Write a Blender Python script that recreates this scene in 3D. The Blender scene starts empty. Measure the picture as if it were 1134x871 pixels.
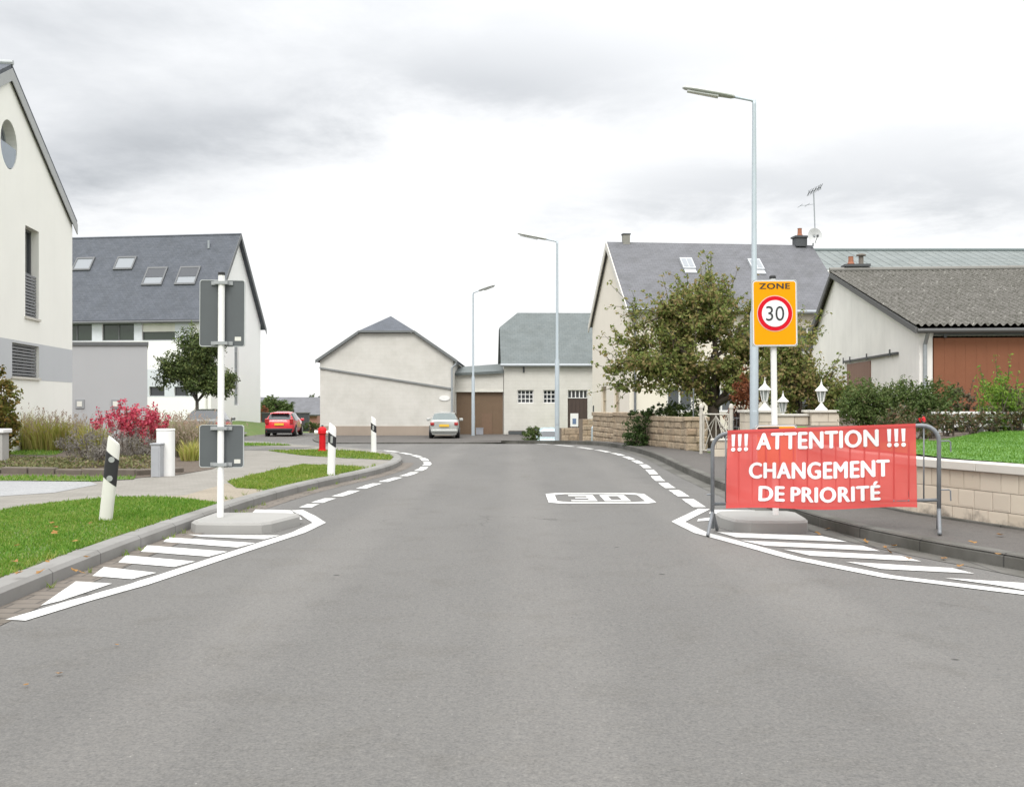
import bpy, bmesh, math, random
from mathutils import Vector, Matrix
from mathutils.geometry import tessellate_polygon
random.seed(7)
rad = math.radians
scene = bpy.context.scene
col = scene.collection

# ------------------------------------------------------------------ camera
FP, CX, HY, EYE = 1150.0, 567.0, 445.0, 1.4       # focal length in photo pixels, centre column, horizon row, eye height
cam_data = bpy.data.cameras.new('camera')
cam = bpy.data.objects.new('camera', cam_data); col.objects.link(cam)
cam.location = (0, 0, EYE); cam.rotation_euler = (rad(90), 0, 0)
cam_data.sensor_fit = 'HORIZONTAL'; cam_data.sensor_width = 36
cam_data.lens = FP / 1134 * 36
cam_data.shift_y = 9.5 / 1134
cam_data.clip_start = .1; cam_data.clip_end = 5000
scene.camera = cam

# ------------------------------------------------------------------ light, sky, exposure
SUN_EL, SUN_AZ = rad(48), rad(190)                 # azimuth clockwise from +Y: the veiled sun stands behind the camera
sd = bpy.data.lights.new('sun', 'SUN'); sd.energy = 1.35; sd.angle = rad(28); sd.color = (1, .97, .92)
sun = bpy.data.objects.new('sun', sd); col.objects.link(sun)
sun.rotation_euler = (rad(90) - SUN_EL, 0, -SUN_AZ + math.pi)
scene.view_settings.view_transform = 'Standard'
scene.view_settings.look = 'None'
scene.view_settings.gamma = 1
scene.view_settings.use_curve_mapping = False
scene.view_settings.exposure = 0.54

world = bpy.data.worlds.new('World'); scene.world = world; world.use_nodes = True
def build_world():
    nt = world.node_tree; N = nt.nodes; L = nt.links; N.clear()
    out = N.new('ShaderNodeOutputWorld'); bg = N.new('ShaderNodeBackground'); bg.inputs[1].default_value = .1
    L.new(bg.outputs[0], out.inputs[0])
    sky = N.new('ShaderNodeTexSky'); sky.sky_type = 'NISHITA'; sky.sun_disc = False
    sky.sun_elevation = SUN_EL; sky.sun_rotation = SUN_AZ
    tc = N.new('ShaderNodeTexCoord')
    sep = N.new('ShaderNodeSeparateXYZ'); L.new(tc.outputs['Generated'], sep.inputs[0])
    def math_(op, a, b=None, c=None, clamp=False):
        n = N.new('ShaderNodeMath'); n.operation = op; n.use_clamp = clamp
        for i, v in enumerate((a, b, c)):
            if v is None: continue
            if isinstance(v, (int, float)): n.inputs[i].default_value = v
            else: L.new(v, n.inputs[i])
        return n.outputs[0]
    # cloud deck: project the direction on a flat layer so clouds flatten towards the horizon
    zz = math_('ADD', math_('MAXIMUM', sep.outputs[2], 0.0), .16)
    cx = math_('DIVIDE', sep.outputs[0], zz); cy = math_('DIVIDE', sep.outputs[1], zz)
    comb = N.new('ShaderNodeCombineXYZ'); L.new(cx, comb.inputs[0]); L.new(cy, comb.inputs[1]); comb.inputs[2].default_value = 3.7
    def noise(scale, det, rough, dist=0.0):
        n = N.new('ShaderNodeTexNoise'); n.inputs['Scale'].default_value = scale; n.inputs['Detail'].default_value = det
        n.inputs['Roughness'].default_value = rough; n.inputs['Distortion'].default_value = dist
        L.new(comb.outputs[0], n.inputs['Vector']); return n.outputs[0]
    big = noise(.62, 5, .55, .3); fine = noise(2.6, 7, .62, .2)
    # dark cloud banks at real bearings, broken up by the noise
    wob = math_('MULTIPLY', math_('SUBTRACT', fine, .5), .22)
    wob2 = math_('MULTIPLY', math_('SUBTRACT', big, .5), .22)
    dx = math_('ADD', math_('DIVIDE', sep.outputs[0], sep.outputs[1]), wob)
    dz = math_('ADD', math_('ADD', math_('DIVIDE', sep.outputs[2], sep.outputs[1]), math_('MULTIPLY', wob, .6)), math_('MULTIPLY', wob2, .5))
    def bank(ax, az, wx, wz, k, slope=0.0):
        a = math_('DIVIDE', math_('SUBTRACT', dx, ax), wx)
        b = math_('SUBTRACT', dz, math_('ADD', math_('MULTIPLY', math_('SUBTRACT', dx, ax), slope), az))
        b = math_('DIVIDE', b, wz)
        r = math_('ADD', math_('MULTIPLY', a, a), math_('MULTIPLY', b, b))
        return math_('MULTIPLY', math_('POWER', 2.718, math_('MULTIPLY', r, -1.0)), k)
    def sstep(v):
        v = math_('MINIMUM', math_('MAXIMUM', v, 0.0), 1.0)
        return math_('MULTIPLY', math_('MULTIPLY', v, v), math_('SUBTRACT', 3.0, math_('MULTIPLY', v, 2.0)))
    edge = math_('ADD', math_('MULTIPLY', dx, .16), .235)
    deck = sstep(math_('DIVIDE', math_('SUBTRACT', dz, edge), .085))
    tex = math_('ADD', math_('MULTIPLY', big, .9), math_('MULTIPLY', fine, .7))          # about .8 on average
    amp = math_('ADD', math_('MULTIPLY', math_('SUBTRACT', tex, .8), 1.2), .52)
    fade = math_('ADD', math_('MULTIPLY', sstep(math_('DIVIDE', math_('SUBTRACT', .26, dx), .46)), .72), .28)
    m = math_('MULTIPLY', math_('MULTIPLY', deck, amp), fade)
    m = math_('ADD', m, math_('MULTIPLY', bank(-.25, .255, .30, .06, .27, .14), tex))
    m = math_('ADD', m, math_('MULTIPLY', bank(-.38, .20, .13, .05, .42, .1), tex))
    m = math_('ADD', m, math_('MULTIPLY', bank(.03, .29, .2, .04, .3, .06), tex))
    m = math_('ADD', m, math_('MULTIPLY', bank(.18, .195, .16, .035, .62, .12), tex))
    m = math_('ADD', m, math_('MULTIPLY', bank(.46, .205, .15, .04, .58, .0), tex))
    m = math_('ADD', m, math_('MULTIPLY', bank(.40, .36, .5, .16, .32, .0), tex))
    m = math_('MULTIPLY', m, math_('LESS_THAN', sep.outputs[2], .62))
    gen = math_('MULTIPLY', math_('SUBTRACT', big, .5), 1.2)
    gen = math_('MULTIPLY', math_('MAXIMUM', gen, 0.0), math_('MULTIPLY', math_('SUBTRACT', sep.outputs[2], .12), 2.0, clamp=True))
    front = math_('MULTIPLY', math_('GREATER_THAN', sep.outputs[1], 0.05), m)
    dark = math_('ADD', front, math_('MULTIPLY', gen, .4), clamp=True)
    zen = math_('POWER', math_('MAXIMUM', sep.outputs[2], 0.0), 2.2)
    base = math_('ADD', math_('MULTIPLY', zen, 1.7), .76)
    # broad, weak brightening in the sunward sky behind the camera
    lum = math_('MULTIPLY', base, math_('SUBTRACT', 1.0, math_('MULTIPLY', dark, .50)))
    colr = N.new('ShaderNodeMix'); colr.data_type = 'RGBA'
    L.new(dark, colr.inputs['Factor'])
    colr.inputs['A'].default_value = (10, 10, 10, 1); colr.inputs['B'].default_value = (9.4, 9.75, 10.2, 1)
    vm = N.new('ShaderNodeVectorMath'); vm.operation = 'SCALE'
    L.new(colr.outputs['Result'], vm.inputs[0]); L.new(lum, vm.inputs['Scale'])
    mix = N.new('ShaderNodeMix'); mix.data_type = 'RGBA'; mix.inputs['Factor'].default_value = .96
    L.new(sky.outputs[0], mix.inputs['A']); L.new(vm.outputs[0], mix.inputs['B'])
    L.new(mix.outputs['Result'], bg.inputs[0])
build_world()
scene.cycles.max_bounces = 6; scene.cycles.transparent_max_bounces = 12
scene.cycles.use_denoising = True

# ------------------------------------------------------------------ ground profile and pixel helpers
def S(t):
    t = max(0.0, min(1.0, t)); return t * t * (3 - 2 * t)
def gz(x, y):
    z = -.5 * S((y - 32) / 18) - 3.0 * S((y - 62) / 50) - 6 * S((y - 110) / 300)
    z -= .7 * S((x - .4) / 1.5) * S((7 - x) / 1.5) * S((y - 45) / 6) * S((64 - y) / 3)
    z += .8 * S((-x - 13.8) / 3.2) * S((y - 52) / 5)
    return z
def at(x, y, D):                                   # photo pixel at depth D -> world point
    return Vector(((x - CX) / FP * D, D, EYE + (HY - y) / FP * D))
def G(x, y, h=0.0):                                # photo pixel on the ground raised by h -> (X, Y)
    D = FP * (EYE - h) / (y - HY)
    for _ in range(40):
        z = gz((x - CX) / FP * D, D) + h
        D = .5 * D + .5 * FP * (EYE - z) / (y - HY)
    return ((x - CX) / FP * D, D)

# ------------------------------------------------------------------ materials
MATS = {}
class NT:
    def __init__(s, name):
        s.m = bpy.data.materials.new(name); s.m.use_nodes = True
        s.t = s.m.node_tree; s.N = s.t.nodes; s.L = s.t.links
        s.b = s.N['Principled BSDF']; s.out = s.N['Material Output']
    def node(s, typ, **kw):
        n = s.N.new(typ)
        for k, v in kw.items(): setattr(n, k, v)
        return n
    def link(s, a, b): s.L.new(a, b)
    def pos(s):
        g = s.node('ShaderNodeNewGeometry'); return g.outputs['Position']
    def obj(s):
        g = s.node('ShaderNodeTexCoord'); return g.outputs['Object']
    def uv(s):
        g = s.node('ShaderNodeTexCoord'); return g.outputs['UV']
    def scale(s, v, sx, sy, sz):
        n = s.node('ShaderNodeMapping'); n.inputs['Scale'].default_value = (sx, sy, sz); s.link(v, n.inputs[0]); return n.outputs[0]
    def noise(s, v, scale, det=3, rough=.55):
        n = s.node('ShaderNodeTexNoise'); n.inputs['Scale'].default_value = scale; n.inputs['Detail'].default_value = det
        n.inputs['Roughness'].default_value = rough; s.link(v, n.inputs['Vector']); return n.outputs[0]
    def ramp(s, f, stops):
        n = s.node('ShaderNodeValToRGB'); e = n.color_ramp.elements
        while len(e) < len(stops): e.new(.5)
        for el, (p, c) in zip(e, stops):
            el.position = p; el.color = (*c, 1) if isinstance(c, tuple) else (c, c, c, 1)
        s.link(f, n.inputs[0]); return n.outputs[0]
    def mix(s, f, a, b, mode='MIX'):
        n = s.node('ShaderNodeMix', data_type='RGBA', blend_type=mode)
        for k, v in (('Factor', f), ('A', a), ('B', b)):
            if isinstance(v, (int, float)): n.inputs[k].default_value = v
            elif isinstance(v, tuple): n.inputs[k].default_value = (*v, 1)
            else: s.link(v, n.inputs[k])
        return n.outputs['Result']
    def bump(s, h, strength=.3, dist=.02):
        n = s.node('ShaderNodeBump'); n.inputs['Strength'].default_value = strength; n.inputs['Distance'].default_value = dist
        s.link(h, n.inputs['Height']); s.link(n.outputs[0], s.b.inputs['Normal'])
    def col(s, c):
        if isinstance(c, tuple): s.b.inputs['Base Color'].default_value = (*c, 1)
        else: s.link(c, s.b.inputs['Base Color'])
    def rough(s, r): s.b.inputs['Roughness'].default_value = r
def plain(name, c, rough=.6, metal=0.0, var=.12, nscale=6.0, spec=.5):
    if name in MATS: return MATS[name]
    s = NT(name); n = s.noise(s.obj(), nscale, 4, .6)
    s.col(s.mix(n, tuple(v * (1 - var) for v in c), tuple(min(1, v * (1 + var)) for v in c)))
    s.rough(rough); s.b.inputs['Metallic'].default_value = metal; s.b.inputs['Specular IOR Level'].default_value = spec
    MATS[name] = s.m; return s.m
def render_wall(name, c, dirt=.25, streak=True):
    s = NT(name); p = s.pos()
    n1 = s.noise(p, .7, 5, .6); n2 = s.noise(s.scale(p, 3.0, 3.0, .25), 1.0, 4, .6)
    f = s.ramp(n1, [(.35, 0.0), (.75, 1.0)])
    base = s.mix(f, c, tuple(v * (1 - dirt * .4) for v in c))
    if streak:
        g = s.ramp(n2, [(.5, 0.0), (.8, 1.0)])
        base = s.mix(s.mix(.22, (0, 0, 0), g), base, tuple(v * (1 - dirt) for v in c))
    s.col(base); s.rough(.9); s.bump(s.noise(p, 60, 3), .15, .01); MATS[name] = s.m; return s.m
def blocks(name, c, c2, mortar, w, h, ms=.01, bump=.4, dirt=.3, off=.5):
    s = NT(name); p = s.pos()
    b = s.node('ShaderNodeTexBrick'); s.link(s.uv(), b.inputs['Vector'])
    b.inputs['Scale'].default_value = 1; b.inputs['Brick Width'].default_value = w; b.inputs['Row Height'].default_value = h
    b.inputs['Mortar Size'].default_value = ms; b.inputs['Color1'].default_value = (*c, 1); b.inputs['Color2'].default_value = (*c2, 1)
    b.inputs['Mortar'].default_value = (*mortar, 1); b.offset = off; b.inputs['Mortar Smooth'].default_value = .3
    n = s.noise(p, 1.3, 5, .65); f = s.ramp(n, [(.4, 0.0), (.75, 1.0)])
    dk = s.mix(1.0, b.outputs['Color'], (1 - dirt, 1 - dirt, 1 - dirt * 1.1), 'MULTIPLY')
    s.col(s.mix(f, b.outputs['Color'], dk)); s.rough(.9)
    inv = s.node('ShaderNodeMath', operation='SUBTRACT'); inv.inputs[0].default_value = 1; s.link(b.outputs['Fac'], inv.inputs[1])
    s.bump(inv.outputs[0], bump, .01); MATS[name] = s.m; return s.m
def leaf_mat(name, cols, trans=.3, rough=.6):
    s = NT(name); g = s.node('ShaderNodeNewGeometry')
    n = len(cols); stops = [((i + .5) / n, c) for i, c in enumerate(cols)]
    rnd = g.outputs['Random Per Island']
    nz = s.noise(g.outputs['Position'], 1.1, 2)
    add = s.node('ShaderNodeMath', operation='MULTIPLY_ADD'); s.link(nz, add.inputs[0]); add.inputs[1].default_value = .9
    sub = s.node('ShaderNodeMath', operation='ADD'); s.link(rnd, sub.inputs[0]); sub.inputs[1].default_value = -.47
    s.link(sub.outputs[0], add.inputs[2])
    c = s.ramp(add.outputs[0], stops); s.col(c); s.rough(rough); s.b.inputs['Specular IOR Level'].default_value = .25
    tr = s.node('ShaderNodeBsdfTranslucent'); s.link(c, tr.inputs[0])
    mx = s.node('ShaderNodeMixShader'); mx.inputs[0].default_value = trans
    s.link(s.b.outputs[0], mx.inputs[1]); s.link(tr.outputs[0], mx.inputs[2]); s.link(mx.outputs[0], s.out.inputs[0])
    MATS[name] = s.m; return s.m
def glass(name, c=(.03, .035, .04), rough=.05):
    s = NT(name); s.col(c); s.rough(rough); s.b.inputs['Specular IOR Level'].default_value = .7; MATS[name] = s.m; return s.m

def mk_asphalt(name, c, tracks=False):
    s = NT(name); p = s.pos()
    agg = s.noise(p, 70, 3, .75); mid = s.noise(p, 22, 3, .6); big = s.noise(s.scale(p, 1, .3, 1), .55, 5, .6); bl = s.noise(p, 2.3, 4, .6)
    base = s.mix(agg, tuple(v * .3 for v in c), tuple(v * 1.75 for v in c))
    base = s.mix(s.ramp(mid, [(.35, 0.0), (.7, 1.0)]), base, s.mix(1.0, base, (1.16, 1.15, 1.13), 'MULTIPLY'))
    base = s.mix(s.ramp(big, [(.38, 0.0), (.66, 1.0)]), base, s.mix(1.0, base, (.87, .87, .875), 'MULTIPLY'))
    base = s.mix(s.ramp(bl, [(.52, 0.0), (.75, 1.0)]), base, s.mix(1.0, base, (.9, .89, .87), 'MULTIPLY'))
    v = s.node('ShaderNodeTexVoronoi'); v.inputs['Scale'].default_value = 38; s.link(p, v.inputs['Vector'])
    spk = s.ramp(v.outputs['Distance'], [(.0, 1.0), (.10, 1.0), (.16, 0.0)])
    vs = s.ramp(v.outputs['Color'], [(.86, 0.0), (.9, 1.0)])
    base = s.mix(s.mix(1.0, spk, vs, 'MULTIPLY'), base, tuple(min(.6, x * 2.3) for x in c))
    # sparse dark oil spots
    v2 = s.node('ShaderNodeTexVoronoi'); v2.inputs['Scale'].default_value = 1.1; s.link(p, v2.inputs['Vector'])
    sp2 = s.ramp(v2.outputs['Distance'], [(.0, 1.0), (.02, 1.0), (.035, 0.0)])
    base = s.mix(sp2, base, tuple(x * .35 for x in c))
    crs = s.noise(p, 30, 4, .75)
    base = s.mix(s.ramp(crs, [(.30, 1.0), (.46, 0.0)]), base, s.mix(1.0, base, (.72, .72, .73), 'MULTIPLY'))
    base = s.mix(s.ramp(crs, [(.56, 0.0), (.74, 1.0)]), base, s.mix(1.0, base, (1.3, 1.29, 1.27), 'MULTIPLY'))
    if tracks:
        # polished wheel tracks along the road and thin wandering cracks
        sx = s.node('ShaderNodeSeparateXYZ'); s.link(p, sx.inputs[0])
        w = s.node('ShaderNodeMath', operation='MULTIPLY_ADD'); s.link(bl, w.inputs[0]); w.inputs[1].default_value = .5; s.link(sx.outputs[0], w.inputs[2])
        sn = s.node('ShaderNodeMath', operation='SINE'); mu = s.node('ShaderNodeMath', operation='MULTIPLY'); s.link(w.outputs[0], mu.inputs[0]); mu.inputs[1].default_value = 3.4; s.link(mu.outputs[0], sn.inputs[0])
        base = s.mix(s.ramp(sn.outputs[0], [(.2, 0.0), (.9, 1.0)]), base, s.mix(1.0, base, (1.12, 1.115, 1.11), 'MULTIPLY'))
        vc = s.node('ShaderNodeTexVoronoi', feature='DISTANCE_TO_EDGE'); vc.inputs['Scale'].default_value = .23
        wp = s.node('ShaderNodeVectorMath', operation='ADD'); nv = s.node('ShaderNodeTexNoise'); nv.inputs['Scale'].default_value = 2.2; nv.inputs['Detail'].default_value = 6; s.link(p, nv.inputs['Vector'])
        sc = s.node('ShaderNodeVectorMath', operation='SCALE'); sc.inputs['Scale'].default_value = .7; s.link(nv.outputs['Color'], sc.inputs[0]); s.link(p, wp.inputs[0]); s.link(sc.outputs[0], wp.inputs[1]); s.link(wp.outputs[0], vc.inputs['Vector'])
        ck = s.ramp(vc.outputs['Distance'], [(.0, 1.0), (.0012, .8), (.004, 0.0)]); gate_ = s.ramp(s.noise(p, .31, 3), [(.52, 0.0), (.6, 1.0)])
        base = s.mix(s.mix(1.0, ck, gate_, 'MULTIPLY'), base, s.mix(1.0, base, (.55, .54, .53), 'MULTIPLY'))
        st = s.ramp(s.noise(s.scale(p, 1, .5, 1), .8, 6, .7), [(.58, 0.0), (.72, 1.0)]); base = s.mix(st, base, s.mix(1.0, base, (.90, .885, .86), 'MULTIPLY'))
    s.col(base); s.rough(.88); s.b.inputs['Specular IOR Level'].default_value = .35; s.bump(agg, .55, .006); MATS[name] = s.m; return s.m
A_ROAD = mk_asphalt('road_asphalt', (.121, .118, .1125), True)
A_WALK = mk_asphalt('footway_asphalt', (.093, .086, .080))
A_DRIVE = mk_asphalt('drive_asphalt', (.275, .28, .285))
def mk_paint():
    s = NT('road_paint'); p = s.pos()
    n = s.noise(p, 24, 6, .75); f = s.ramp(n, [(.565, 0.0), (.65, 1.0)]); b2 = s.ramp(s.noise(p, 1.6, 5, .7), [(.42, 0.0), (.7, 1.0)])
    c = s.mix(b2, (.66, .66, .64), (.42, .415, .40)); f2 = s.mix(1.0, f, s.ramp(s.noise(p, 1.9, 4), [(.36, .12), (.62, 1.0)]), 'MULTIPLY')
    s.col(s.mix(f2, c, (.15, .146, .138))); s.rough(.7); s.bump(s.noise(p, 90, 2), .3, .004); MATS['paint'] = s.m; return s.m
PAINT = mk_paint()
def mk_grass(name, a, b, c):
    s = NT(name); p = s.pos(); n = s.noise(p, 1.7, 5, .65); n2 = s.noise(p, 45, 3, .7)
    k = s.mix(s.ramp(n, [(.35, 0.0), (.68, 1.0)]), a, b); s.col(s.mix(s.ramp(n2, [(.4, 0.0), (.75, 1.0)]), k, c))
    s.rough(.9); s.bump(n2, .8, .03); MATS[name] = s.m; return s.m
GRASS = mk_grass('grass_ground', (.09, .17, .032), (.15, .175, .05), (.07, .11, .026))
SOIL = mk_grass('soil', (.10, .075, .055), (.14, .11, .085), (.07, .055, .04))
PAVER = blocks('concrete_pavers', (.240, .226, .200), (.212, .199, .176), (.165, .156, .14), .2, .1, .006, .3, .2)
PAVER_TAN = blocks('tan_pavers', (.285, .245, .19), (.255, .22, .17), (.20, .175, .14), .2, .1, .006, .3, .2)
SETT = blocks('gutter_setts', (.165, .142, .12), (.14, .12, .10), (.085, .075, .065), .3, .16, .012, .5, .35)
KERB = blocks('kerb_concrete', (.235, .23, .22), (.205, .20, .19), (.10, .10, .095), 1.0, 5.0, .008, .3, .25)
KERB_OLD = blocks('kerb_old', (.13, .125, .112), (.105, .102, .092), (.055, .053, .05), 1.0, 5.0, .01, .3, .62)
CONC = render_wall('island_concrete', (.30, .295, .28), .3, False)
W_WHITE = render_wall('white_render', (.86, .86, .845), .08)
W_WARM = render_wall('warm_white_render', (.85, .845, .795), .10)
W_CREAM = render_wall('cream_render', (.76, .71, .62), .12)
W_GREY = render_wall('grey_render', (.37, .375, .385), .08)
W_LGREY = render_wall('light_grey_render', (.50, .515, .535), .08)
W_SHED = render_wall('shed_render', (.85, .83, .795), .35)
W_BARN = blocks('painted_block', (.60, .585, .545), (.585, .57, .53), (.57, .555, .515), .42, .2, .012, .2, .14)
W_BARN2 = blocks('painted_block_pale', (.62, .605, .56), (.61, .595, .55), (.585, .57, .53), .42, .2, .012, .4, .12)
PLINTH = render_wall('plinth_render', (.36, .30, .245), .3)
SLATE = blocks('slate_roof', (.105, .115, .135), (.085, .095, .113), (.055, .06, .07), .22, .14, .006, .5, .2)
SLATE_GREY = blocks('slate_grey_roof', (.155, .158, .172), (.135, .138, .15), (.09, .09, .10), .22, .14, .006, .4, .25)
SLATE_BLUE = blocks('blue_grey_roof', (.152, .172, .172), (.135, .155, .156), (.10, .117, .118), .3, .2, .008, .5, .2)
TILE_GREEN = blocks('green_grey_tiles', (.20, .222, .218), (.172, .195, .192), (.09, .105, .105), .5, .42, .03, .9, .2, 0.0)
STONE = blocks('sandstone', (.40, .32, .225), (.34, .26, .175), (.20, .155, .11), 5, 5, .0, .2, .45)
def mk_stone():
    s = NT('sandstone_block'); g = s.node('ShaderNodeNewGeometry'); p = g.outputs['Position']
    c = s.ramp(g.outputs['Random Per Island'], [(0.0, (.33, .245, .165)), (.5, (.43, .345, .245)), (1.0, (.38, .295, .20))])
    n = s.noise(p, 6, 5, .7); c = s.mix(s.ramp(n, [(.45, 0.0), (.75, 1.0)]), c, (.20, .165, .125)); s.col(c); s.rough(.95)
    s.bump(s.noise(p, 18, 5, .7), .8, .03); return s.m
STONE = mk_stone()
def mk_block():
    s = NT('beige_block'); g = s.node('ShaderNodeNewGeometry'); p = g.outputs['Position']
    c = s.ramp(g.outputs['Random Per Island'], [(0.0, (.54, .475, .38)), (.5, (.62, .555, .455)), (1.0, (.58, .52, .43))])
    n = s.noise(p, 3.0, 5, .7); c = s.mix(s.ramp(n, [(.55, 0.0), (.85, 1.0)]), c, (.25, .22, .18)); s.col(c); s.rough(.95)
    s.bump(s.noise(p, 60, 3, .7), .3, .01); return s.m
BLOCK = mk_block()
def mk_blockwall():
    # same block, with dark splash stains low on the wall in patches
    s = NT('beige_block_stained'); g = s.node('ShaderNodeNewGeometry'); p = g.outputs['Position']
    c = s.ramp(g.outputs['Random Per Island'], [(0.0, (.52, .45, .355)), (.5, (.60, .53, .43)), (1.0, (.56, .495, .405))])
    n = s.noise(p, 2.2, 5, .7); sx = s.node('ShaderNodeSeparateXYZ'); s.link(p, sx.inputs[0])
    lo = s.ramp(sx.outputs[2], [(.14, .17), (.42, 0.0)])
    ad = s.node('ShaderNodeMath', operation='ADD'); s.link(n, ad.inputs[0]); s.link(lo, ad.inputs[1])
    c = s.mix(s.ramp(ad.outputs[0], [(.6, 0.0), (.82, 1.0)]), c, (.15, .13, .11)); s.col(c); s.rough(.95)
    s.bump(s.noise(p, 60, 3, .7), .3, .01); return s.m
BLOCK_ST = mk_blockwall()
MORTAR = plain('mortar', (.28, .24, .19), .95)
MORTAR_D = plain('dark_joint', (.19, .155, .12), .95)
CAP = render_wall('cap_stone', (.60, .575, .52), .35, False)
def mk_corr():
    s = NT('corrugated_cement'); p = s.pos(); n = s.noise(p, 1.6, 5, .7); n2 = s.noise(p, 14, 5, .75)
    c = s.mix(s.ramp(n, [(.35, 0.0), (.7, 1.0)]), (.145, .137, .124), (.098, .093, .08))
    c = s.mix(s.ramp(n2, [(.47, 0.0), (.6, 1.0)]), c, (.04, .039, .026)); v = s.noise(p, 5, 4, .7)
    c = s.mix(s.ramp(v, [(.6, 0.0), (.7, 1.0)]), c, (.30, .29, .26)); s.col(c); s.rough(.95); s.bump(n2, .5, .02); return s.m
CORR = mk_corr()
GALV = plain('galvanised_steel', (.33, .355, .375), .5, .3, .18, 14)
GALV_D = plain('galvanised_old', (.18, .192, .205), .55, .3, .35, 11)
POLE_BLUE = plain('pole_grey_blue', (.42, .475, .515), .5, .2, .08)
ALU = plain('lamp_aluminium', (.50, .51, .50), .5, .3, .15)
WHITE = render_wall('white_paint', (.78, .78, .765), .22)
OFFWHITE = render_wall('offwhite_plastic', (.68, .675, .62), .4)
BLACK = plain('black_plastic', (.018, .018, .02), .5, 0, .2)
DARKGREY = plain('dark_grey', (.07, .075, .08), .6)
SIGNBACK = plain('sign_back_grey', (.088, .098, .103), .5, 0, .08)
FRAME_L = plain('sign_rim', (.46, .48, .48), .4, .2)
REFL = plain('reflector_grey', (.42, .43, .43), .25, .3, .2, 60)
ORANGE = plain('sign_orange', (.76, .315, .001), .5, 0, .04, 2, .12)
RED = plain('sign_red', (.60, .008, .02), .5, 0, .03, 6, .12)
SIGNWHITE = plain('sign_white', (.74, .76, .77), .4, 0, .02)
HYD = plain('hydrant_red', (.58, .012, .018), .5, 0, .1, 6, .2)
FRAME_W = plain('white_frame', (.75, .75, .74), .4)
FRAME_D = plain('grey_frame', (.11, .115, .12), .4)
BROWN = plain('brown_gate', (.165, .108, .065), .6, 0, .12, 3)
RUST = plain('rust_brown_door', (.225, .092, .05), .65, 0, .14, 2, .2)
RUST_P = plain('faded_brown_door', (.21, .115, .085), .6, 0, .1, 2)
DARKB = plain('dark_brown', (.06, .04, .032), .6)
TERRA = plain('terracotta', (.32, .13, .075), .8)
GLASS = glass('window_glass'); GLASS_G = glass('window_glass_green', (.035, .05, .035))
SKYGLASS = glass('roof_glass', (.22, .24, .26), .35)
BLIND = plain('blind_grey', (.16, .165, .175), .5)
CURTAIN = plain('net_curtain', (.55, .55, .53), .9)
TYRE = plain('tyre', (.02, .02, .02), .8)
RIM = plain('rim', (.35, .35, .36), .35, .6)
LAMPRED = plain('tail_lamp', (.35, .02, .02), .2)
PLATE_Y = plain('plate_yellow', (.75, .48, .05), .4)
BARK = plain('bark', (.085, .068, .052), .95, 0, .4, 14)
BARK_G = plain('bark_grey', (.13, .12, .10), .95, 0, .3, 14)
def car_paint(name, c):
    s = NT(name); s.col(c); s.rough(.25); s.b.inputs['Coat Weight'].default_value = .6; return s.m
def mk_banner():
    s = NT('banner_mesh'); n = s.noise(s.pos(), 5, 3)
    w = s.node('ShaderNodeTexWave'); w.inputs['Scale'].default_value = 70; s.link(s.pos(), w.inputs['Vector'])
    s.col(s.mix(n, (.66, .085, .075), (.71, .105, .092))); s.rough(.6)
    tr = s.node('ShaderNodeBsdfTransparent'); tl = s.node('ShaderNodeBsdfTranslucent'); tl.inputs[0].default_value = (.62, .08, .07, 1)
    m1 = s.node('ShaderNodeMixShader'); m1.inputs[0].default_value = .25; s.link(s.b.outputs[0], m1.inputs[1]); s.link(tl.outputs[0], m1.inputs[2])
    m2 = s.node('ShaderNodeMixShader'); m2.inputs[0].default_value = .10; s.link(m1.outputs[0], m2.inputs[1]); s.link(tr.outputs[0], m2.inputs[2])
    s.link(m2.outputs[0], s.out.inputs[0]); return s.m
BANNER = mk_banner()
BANNER_HEM = plain('banner_hem', (.56, .065, .06), .6, 0, .08)
def mk_print():
    s = NT('banner_print'); s.col((.78, .79, .80)); s.rough(.6)
    tr = s.node('ShaderNodeBsdfTransparent'); m2 = s.node('ShaderNodeMixShader'); m2.inputs[0].default_value = .06
    s.link(s.b.outputs[0], m2.inputs[1]); s.link(tr.outputs[0], m2.inputs[2]); s.link(m2.outputs[0], s.out.inputs[0]); return s.m
PRINT = mk_print()

# ------------------------------------------------------------------ object helpers
ORG = {}
def tag(o, label=None, cat=None, group=None, kind=None):
    if label: o['label'] = label
    if cat: o['category'] = cat
    if group: o['group'] = group
    if kind: o['kind'] = kind
    return o
def thing(name, label, cat, loc=(0, 0, 0), group=None, kind=None):
    o = bpy.data.objects.new(name, None); col.objects.link(o); o.empty_display_size = .2
    o.location = loc; ORG[o] = Vector(loc); return tag(o, label, cat, group, kind)
def copy_tree(o, parent=None):
    c = o.copy(); col.objects.link(c)
    if parent: c.parent = parent
    for ch in list(o.children): copy_tree(ch, c)
    return c
def auto_uv(me):
    uvl = me.uv_layers.new(name='UVMap'); up = Vector((0, 0, 1))
    for p in me.polygons:
        n = p.normal
        if abs(n.z) > .97: t, b = Vector((1, 0, 0)), Vector((0, 1, 0))
        else:
            t = up.cross(n).normalized(); b = n.cross(t)
        for li in p.loop_indices:
            v = me.vertices[me.loops[li].vertex_index].co; uvl.data[li].uv = (v.dot(t), v.dot(b))
class F:                                           # a wall's own frame: s along it, z up, o outwards
    def __init__(s, O, u, n=None):
        s.O = Vector((O[0], O[1], 0)); s.u = Vector((u[0], u[1], 0)).normalized()
        s.n = Vector((n[0], n[1], 0)).normalized() if n is not None else Vector((s.u.y, -s.u.x, 0))
    def p(s, a, z, o=0.0): return s.O + s.u * a + s.n * o + Vector((0, 0, z))
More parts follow.
